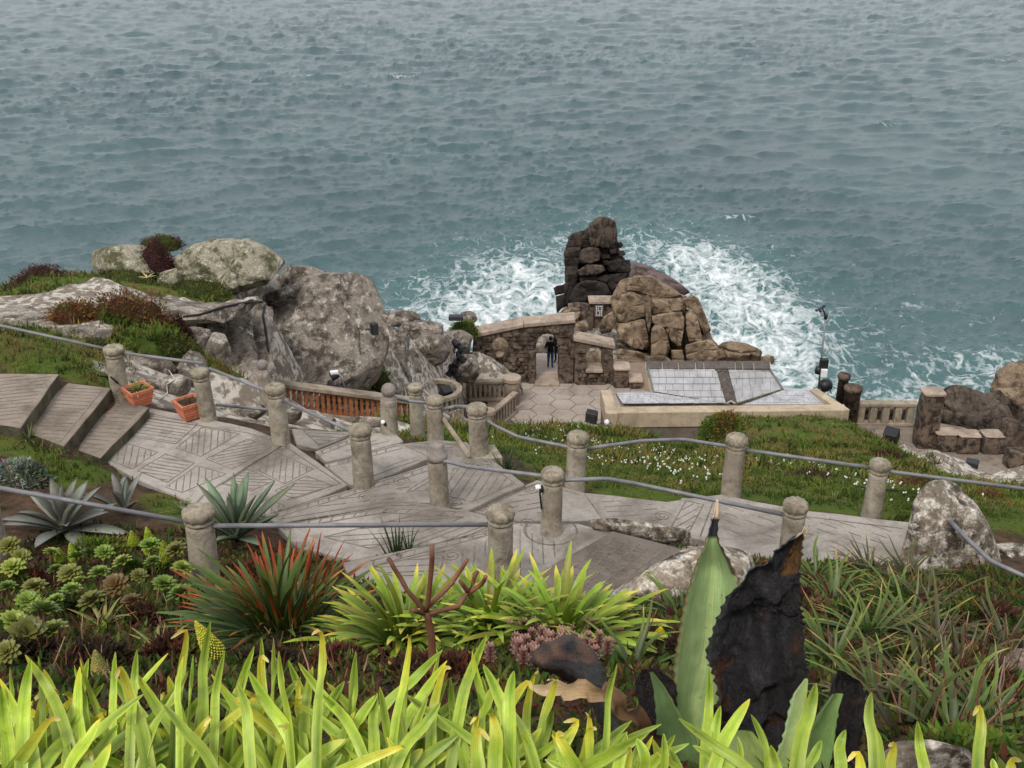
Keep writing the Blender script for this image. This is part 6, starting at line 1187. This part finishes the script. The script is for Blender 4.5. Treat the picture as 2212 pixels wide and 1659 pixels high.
# --- bare branched stem
t_ = thing('bare_succulent', 'bare brown branching stem in front of the bright green clump', 'plant', PY(935, 1440, 4.6)); BC, BC2 = L(134, 92, 66), L(96, 60, 44); Yb = 4.5
def twig(par, pts, r, name='branch'):
    P = [PY(x, y_, Y_) for x, y_, Y_ in pts]; Z_ = []
    for a, b in zip(P, P[1:]): Z_ += [a.lerp(b, k/3) for k in range(3)]
    Z_.append(P[-1]); n = len(Z_); return MB().tube([p+Vector((random.uniform(-.003, .003), 0, 0)) for p in Z_], [r[0]+(r[1]-r[0])*i/(n-1)+random.uniform(-.0012, .0012) for i in range(n)], 8, [lerp3(BC, BC2, random.random()*.6+.4*(i > n-3)) for i in range(n)]).build(name, MAT['bark'], par, True)
twig(t_, [(938, 1470, Yb), (932, 1380, Yb), (922, 1320, Yb)], (.021, .018), 'stem')
for pts in ([(922, 1325, Yb), (880, 1275, Yb), (838, 1205, Yb+.05)], [(922, 1325, Yb), (930, 1260, Yb-.05), (934, 1180, Yb-.05)], [(925, 1310, Yb), (975, 1260, Yb+.08), (1010, 1208, Yb+.1)], [(928, 1325, Yb), (990, 1310, Yb+.1), (1015, 1275, Yb+.15), (1030, 1235, Yb+.15)], [(1012, 1280, Yb+.15), (1040, 1262, Yb+.15), (1050, 1245, Yb+.12)], [(1012, 1280, Yb+.15), (995, 1255, Yb+.1)], [(915, 1325, Yb), (892, 1318, Yb-.1)]): twig(t_, pts, (.014, .011))
# --- pinkish sedum heads
mb = MB(); sm = [leafmesh(.05, .018, .2, .2, L(120, 84, 76), L(176, 136, 124), L(196, 160, 144), 'spoon', n=9) for _ in range(2)]
t_ = thing('pink_sedum', 'pinkish brown sedum mat behind the dark curled leaf', 'plant', G(1190, 1420))
for i in range(110):
    g = G(random.gauss(1190, 60), random.uniform(1385, 1470)); hgt = random.uniform(.08, .2); mb.tube([g, g+Vector((0, 0, hgt))], .005, 4, L(130, 80, 60), False)
    for lv in range(5):
        for j in range(6):
            m = random.choice(sm); M_ = Matrix.Translation(g+Vector((0, 0, hgt*(.6+.1*lv)))) @ Matrix.Rotation(j*1.05+lv*.5, 4, 'Z') @ Matrix.Rotation(.9-.12*lv, 4, 'Y'); mb.add([M_ @ Vector(v) for v in m.v], m.f, m.c)
mb.build('foliage', MAT['dry'], t_, True)
# --- spiky clumps of the right bed
def narrow(c0, c1, c2, n=8, ln=(.3, .52), w=.03): return [leafdata(random.uniform(*ln), w, random.uniform(.3, 1.5), .15, c0, jit(c1, .2), random.choice((c1, c2, c2)), shape='narrow', twist=random.uniform(-1, 1)) for _ in range(n)]
dN = narrow(L(56, 74, 30), L(108, 122, 50), L(176, 134, 76)); dN2 = narrow(L(50, 50, 26), L(90, 90, 40), L(150, 90, 50)); dD = narrow(L(70, 44, 34), L(110, 76, 52), L(170, 140, 104), 5, (.25, .4), .012)
spk = [(1470, 1330, 26, 0, 'spiky clump left of the green agave leaf'), (1370, 1440, 18, 0, 'thin-leaved clump between the tan rock and the curled leaf'), (1800, 1300, 34, 0, 'spiky clump right behind the black agave leaf'), (1880, 1240, 40, 1, 'reddish spiky clump below the path at the right'), (1960, 1250, 36, 1, 'dark spiky clump against the standing stone'), (1800, 1430, 34, 0, 'tangled green clump right of the black agave leaf'), (1880, 1370, 36, 0, 'largest tangled clump in the right bed'), (1960, 1360, 34, 0, 'light-tipped clump left of the standing stone foot'), (2030, 1380, 30, 1, 'dark clump at the foot of the standing stone'), (2080, 1440, 30, 1, 'olive clump among the dry stems'), (1900, 1510, 30, 0, 'low clump above the bottom rock'), (2000, 1510, 26, 1, 'shaded clump right of centre in the right bed'), (2140, 1560, 26, 0, 'leafy clump near the right bottom corner'), (2060, 1590, 24, 0, 'leafy clump behind the bottom rock'), (1760, 1250, 26, 0, 'spiky clump at the squat post'), (2170, 1400, 24, 1, 'dark clump at the right edge'), (1960, 1600, 20, 1, 'dark clump behind the bottom right strap leaves'), (2000, 1310, 24, 1, 'reddish clump in front of the standing stone'), (1940, 1300, 24, 0, 'short green clump above the tangled ones')]
for x, y_, n, v, lb in spk:
    t_ = clump('spiky_plant', lb, 'plant', G(x, y_), n, dN if v == 0 else dN2, (.1, 1.3), .14, 'spiky narrow-leaved plants in the right bed', (.7, 1.3))
    for i in range(n//3):
        o = bpy.data.objects.new('dead_leaf', random.choice(dD)); col.objects.link(o); o.parent = t_; a = random.uniform(0, 6.28); o.location = (.1*math.cos(a), .1*math.sin(a), .01); o.rotation_euler = (0, random.uniform(.6, 1.7), a)
def tuft(x, y_, lb, n=26, dat=None, sc=(.5, .8), rb=.08): clump('grass_tuft', lb, 'grass tuft', G(x, y_), n, dat or dN, (.0, 1.0), rb, 'single grass tufts', sc)
tuft(1095, 1025, 'dark tuft at the left end of the flowery bank', 40, dI, (.7, 1.0)); tuft(1800, 1085, 'yellow-green tuft in the bank left of the last rail post', 26, None, (.35, .55)); tuft(262, 876, 'green tuft at the foot of the first post', 20, dI, (.3, .5), .05); tuft(620, 1130, 'dark reddish tuft behind the near rail', 22, dN2, (.4, .6)); tuft(60, 950, 'grass tuft at the edge of the second step', 30, None, (.4, .7)); tuft(400, 1110, 'grass tuft by the landing corner', 30, None, (.4, .7))
for p, lb in zip(PL, ('small green plant in the left terracotta planter', 'withered plant in the right terracotta planter')):
    clump('potted_plant', lb, 'plant', p+Vector((0, 0, .226)), 30, dB if 'green' in lb else dN2, (.1, 1.5), .09, None, (.22, .4) if 'green' in lb else (.3, .5))
# --- mounds of heather and mats
def mound(px, py, w, h, Y_, cols, label, n=2600, name='heather', leaf=.05, cat='heather'):
    base = PY(px, py+h*.5, Y_); sx = pxsize(Y_, w)/2; hz_ = pxsize(Y_, h)*1.05; sy = sx*.7; t_ = thing(name, label, cat, base); mb = MB(); sd_ = int(px+py)
    def gr(x, y_): return float(CAMZ-gdrop(x, y_))
    V = []; nu, nv = 26, 12
    for j in range(nv):
        for i in range(nu):
            a = 2*math.pi*i/nu; b = math.pi/2*j/(nv-1); V.append((math.cos(a)*math.cos(b), math.sin(a)*math.cos(b), math.sin(b)))
    V = np.array(V); q = 1+.22*fbm(V*1.7+sd_, 3, sd_); D = V*q[:, None]*np.array([sx, sy, hz_])*.93+np.array(base)-np.array([0, 0, .12*hz_])
    core = MB(); core.add([tuple(v) for v in D], [(j*nu+i, j*nu+(i+1) % nu, (j+1)*nu+(i+1) % nu, (j+1)*nu+i) for j in range(nv-1) for i in range(nu)], [tuple(x*.45 for x in cols[0])]*len(D)); core.build('dark_core', MAT['dry'], t_, True)  # solid core against see-through, foliage colour darkened to stand for inner shade
    U = rng.normal(size=(n, 3)); U[:, 2] = np.abs(U[:, 2]); U /= np.linalg.norm(U, axis=1)[:, None]; q = 1+.22*fbm(U*1.7+sd_, 3, sd_)+.06*rng.normal(size=n); Pn = U*q[:, None]*np.array([sx, sy, hz_])+np.array(base)-np.array([0, 0, .12*hz_]); cn = fbm(Pn*1.6, 3, sd_+4)
    for p, u, c in zip(Pn, U, cn):
        p = Vector(p); d = (Vector(u)+Vector(rng.normal(size=3))*.5).normalized(); s_ = d.cross(Vector(rng.normal(size=3))).normalized()*leaf*.35; k = int(min(len(cols)-1, max(0, (c+.7)/1.4*len(cols)))); cl = jit(cols[k], .35); ln = leaf*random.uniform(.6, 1.5)
        mb.add([p-s_, p+s_, p+d*ln], [(0, 1, 2)], cl)
    mb.build('foliage', MAT['dry'], t_)
HB = [L(96, 66, 40), L(120, 82, 48), L(104, 84, 44), L(76, 80, 36)]; HP = [L(70, 44, 42), L(84, 52, 46), L(60, 46, 34)]; HG = [L(70, 78, 32), L(92, 96, 44), L(60, 66, 30)]
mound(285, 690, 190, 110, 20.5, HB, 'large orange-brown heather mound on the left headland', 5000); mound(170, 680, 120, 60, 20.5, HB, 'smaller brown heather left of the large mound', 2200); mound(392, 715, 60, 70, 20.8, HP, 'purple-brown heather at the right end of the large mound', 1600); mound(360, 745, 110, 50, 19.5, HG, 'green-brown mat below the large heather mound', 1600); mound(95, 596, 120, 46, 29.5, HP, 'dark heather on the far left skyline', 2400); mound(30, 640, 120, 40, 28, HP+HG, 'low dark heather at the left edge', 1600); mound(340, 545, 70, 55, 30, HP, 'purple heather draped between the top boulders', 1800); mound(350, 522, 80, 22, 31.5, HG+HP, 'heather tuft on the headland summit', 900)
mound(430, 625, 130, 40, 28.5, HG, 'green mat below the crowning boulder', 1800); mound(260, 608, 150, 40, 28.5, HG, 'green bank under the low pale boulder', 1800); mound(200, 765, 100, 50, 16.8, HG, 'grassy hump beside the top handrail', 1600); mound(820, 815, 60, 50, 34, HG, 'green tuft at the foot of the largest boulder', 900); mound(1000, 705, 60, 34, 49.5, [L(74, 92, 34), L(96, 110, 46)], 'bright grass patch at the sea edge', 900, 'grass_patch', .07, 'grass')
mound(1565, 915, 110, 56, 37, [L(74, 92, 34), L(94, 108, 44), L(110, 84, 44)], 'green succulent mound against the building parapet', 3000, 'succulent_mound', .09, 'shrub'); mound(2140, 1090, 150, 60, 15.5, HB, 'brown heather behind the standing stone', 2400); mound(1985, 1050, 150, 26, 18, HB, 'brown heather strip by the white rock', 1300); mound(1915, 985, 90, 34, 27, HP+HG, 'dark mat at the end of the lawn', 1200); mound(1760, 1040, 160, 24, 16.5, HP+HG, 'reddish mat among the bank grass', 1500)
mound(50, 1015, 110, 56, 11.6, [L(128, 136, 118), L(150, 156, 138), L(104, 112, 92)], 'silver-grey bush above the large blue agave', 2600, 'silver_bush', .045, 'shrub'); mound(555, 1225, 60, 30, 8.2, [L(70, 78, 34), L(92, 60, 40)], 'low olive plant beside the red-tipped clump', 700, 'low_plant', .04, 'plant')
BD = [L(58, 70, 30), L(84, 94, 42), L(96, 60, 42), L(70, 44, 36), L(104, 92, 58)]; BD2 = [L(58, 46, 34), L(64, 78, 34), L(80, 52, 40), L(78, 90, 40), L(100, 82, 54)]; BD3 = [L(64, 78, 30), L(88, 104, 40), L(108, 118, 52)]
for x, y_, w, h, c, lb in ((60, 1400, 170, 70, BD2, 'dark red-brown low growth at the left edge behind the strap leaves'), (200, 1420, 180, 60, BD2, 'brown tangle below the tan-green aloe'), (300, 1330, 150, 60, BD2, 'reddish tangle left of the red-tipped clump'), (180, 1310, 140, 50, BD, 'olive growth among the rosettes'), (60, 1260, 150, 50, BD, 'green growth under the leftmost rosettes'), (370, 1410, 160, 60, BD, 'mixed low growth in front of the red-tipped clump'), (560, 1430, 200, 60, BD2, 'brown twiggy growth below the red-tipped clump'), (720, 1420, 170, 70, BD2, 'brown growth between the two big clumps'), (300, 1235, 130, 40, BD3, 'leafy green patch under the flower cones'), (430, 1290, 120, 50, BD3, 'green growth left of the red-tipped clump'), (220, 1185, 140, 40, BD3, 'grassy hump right of the large blue agave'),
                        (960, 1450, 260, 60, BD, 'low olive growth under the bright green clumps'), (1500, 1400, 160, 90, BD2, 'brown growth left of the green agave leaf'), (1820, 1330, 170, 60, BD, 'olive growth behind the black agave leaf'), (1960, 1430, 200, 80, BD, 'olive tangle in the middle of the right bed'), (2120, 1330, 170, 80, BD2, 'red-brown growth right of the standing stone foot'), (2120, 1470, 190, 80, BD2, 'dark brown tangle with dry stems at the right edge'), (1850, 1570, 180, 80, BD2, 'dark growth above the bottom rock'), (2080, 1620, 240, 90, BD3, 'green leafy growth in the right bottom corner'), (1740, 1300, 120, 50, BD, 'low growth below the squat post'), (1990, 1560, 170, 70, BD, 'mixed growth left of the bottom right corner'), (1930, 1290, 140, 50, BD2, 'red-tinged growth left of the standing stone')):
    g_ = G(x, y_+h*.4); mound(x, y_, w, h, g_.y+.1, c, lb, 1500, 'low_shrub', .055, 'shrub')
# --- dry stems, ground litter, grass, flowers: what nobody could count
mb = MB()
for i in range(420):
    x = random.choice((random.uniform(1980, 2212), random.uniform(80, 480), random.uniform(560, 780))); y_ = random.uniform(1380, 1600) if x > 1000 else random.uniform(1300, 1500); g = G(x, y_); hgt = random.uniform(.1, .4 if x > 1000 else .22); d = Vector((random.gauss(0, .35), random.gauss(0, .3), 1)).normalized()*hgt
    mb.tube([g, g+d*.5+Vector((random.uniform(-.02, .02), 0, 0)), g+d], [.006, .005, .003], 4, jit(random.choice((L(176, 150, 120), L(120, 84, 64), L(90, 50, 40), L(140, 100, 76))), .2), False)
tag(mb.build('dry_stems', MAT['dry'], None, True), 'dry brown and pale twigs standing in the planting beds', 'twigs', kind='stuff')
def scatter(n, xr, yr, fn, dens):
    xs = rng.uniform(*xr, n); ys = rng.uniform(*yr, n); dz = gdrop(xs, ys); keep = dens(xs, ys) > rng.uniform(size=n)
    return [(x, y_, CAMZ-d) for x, y_, d, k in zip(xs, ys, dz, keep) if k]
def clear(xs, ys):       # not on slabs
    m = np.ones(len(xs))
    for P, d in SLABS:
        px_ = np.array([p.x for p in P]); py_ = np.array([p.y for p in P]); ins = np.zeros(len(xs), bool); j = len(P)-1
        for i in range(len(P)):
            c = ((py_[i] > ys) != (py_[j] > ys)) & (xs < (px_[j]-px_[i])*(ys-py_[i])/(py_[j]-py_[i]+1e-12)+px_[i]); ins ^= c; j = i
        m[ins] = 0
    return m
mb = MB(); lc = [L(62, 80, 32), L(88, 100, 42), L(92, 66, 44), L(72, 46, 36), L(84, 92, 44), L(54, 70, 30)]
pts = scatter(52000, (-5.2, 5.4), (2.4, 10.5), None, lambda x, y_: gzone(x, y_, 0)*clear(x, y_)*(np.abs(x) < .55*y_+.6))
cn = fbm(np.array(pts)*1.3, 3, 21)
for (x, y_, z_), c in zip(pts, cn):
    p = Vector((x, y_, z_)); d = Vector((random.gauss(0, .7), random.gauss(0, .7), random.uniform(.3, 1))).normalized(); ln = random.uniform(.04, .13); s_ = d.cross(Vector((random.gauss(0, 1), random.gauss(0, 1), .3))).normalized()*random.uniform(.008, .02); k = int(min(5, max(0, (c+.6)/1.2*6+random.gauss(0, .8))))
    mb.add([p-s_*.5, p+d*ln*.55-s_, p+d*ln, p+d*ln*.55+s_], [(0, 1, 2, 3)], jit(lc[k], .3))
tag(mb.build('ground_cover', MAT['dry'], None), 'low leafy ground cover over the planting beds', 'ground cover', kind='stuff')
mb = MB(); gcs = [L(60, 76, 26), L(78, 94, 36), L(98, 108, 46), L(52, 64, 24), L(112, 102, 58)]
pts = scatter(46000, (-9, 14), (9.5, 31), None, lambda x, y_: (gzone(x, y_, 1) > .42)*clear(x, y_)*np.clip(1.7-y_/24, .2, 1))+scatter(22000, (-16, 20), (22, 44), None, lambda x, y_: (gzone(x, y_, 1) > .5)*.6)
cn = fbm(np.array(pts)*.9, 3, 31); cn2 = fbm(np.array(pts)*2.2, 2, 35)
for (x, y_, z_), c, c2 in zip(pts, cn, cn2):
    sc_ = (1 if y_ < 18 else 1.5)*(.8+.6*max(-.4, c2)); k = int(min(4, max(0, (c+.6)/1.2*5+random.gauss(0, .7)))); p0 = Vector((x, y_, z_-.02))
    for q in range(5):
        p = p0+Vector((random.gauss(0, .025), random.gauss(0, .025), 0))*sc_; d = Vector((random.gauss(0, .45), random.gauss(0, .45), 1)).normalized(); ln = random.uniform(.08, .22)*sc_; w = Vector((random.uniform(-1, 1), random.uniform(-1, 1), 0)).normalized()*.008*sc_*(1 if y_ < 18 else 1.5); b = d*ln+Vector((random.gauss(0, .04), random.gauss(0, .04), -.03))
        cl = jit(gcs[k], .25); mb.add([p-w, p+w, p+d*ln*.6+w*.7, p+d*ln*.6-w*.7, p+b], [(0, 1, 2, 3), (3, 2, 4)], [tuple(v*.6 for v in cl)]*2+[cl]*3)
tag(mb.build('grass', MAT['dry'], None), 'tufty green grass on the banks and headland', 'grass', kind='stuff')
mb = MB(); pts = scatter(9000, (-1, 9), (12.3, 27), None, lambda x, y_: (gzone(x, y_, 1) > .7)*clear(x, y_)*.5*(x < 6.5)); pts = np.array(pts); cn = fbm(pts*.7, 3, 41)
for (x, y_, z_), c in zip(pts, cn):
    if c < .05 or random.random() < .86: continue
    h = random.uniform(.14, .24)
    for _ in range(2):
        p = Vector((x+random.gauss(0, .02), y_+random.gauss(0, .02), z_+h+random.gauss(0, .015))); s_ = random.uniform(.010, .017); mb.add([p+Vector((s_, 0, 0)), p+Vector((-s_, s_, 0)), p+Vector((-s_, -s_, 0)), p+Vector((0, 0, s_*1.5)), p-Vector((0, 0, s_*1.5))], [(0, 1, 3), (1, 2, 3), (2, 0, 3), (1, 0, 4), (2, 1, 4), (0, 2, 4)], (.74, .76, .70))
tag(mb.build('white_flowers', MAT['dry'], None), 'small white flowers scattered over the grass bank', 'flowers', kind='stuff')
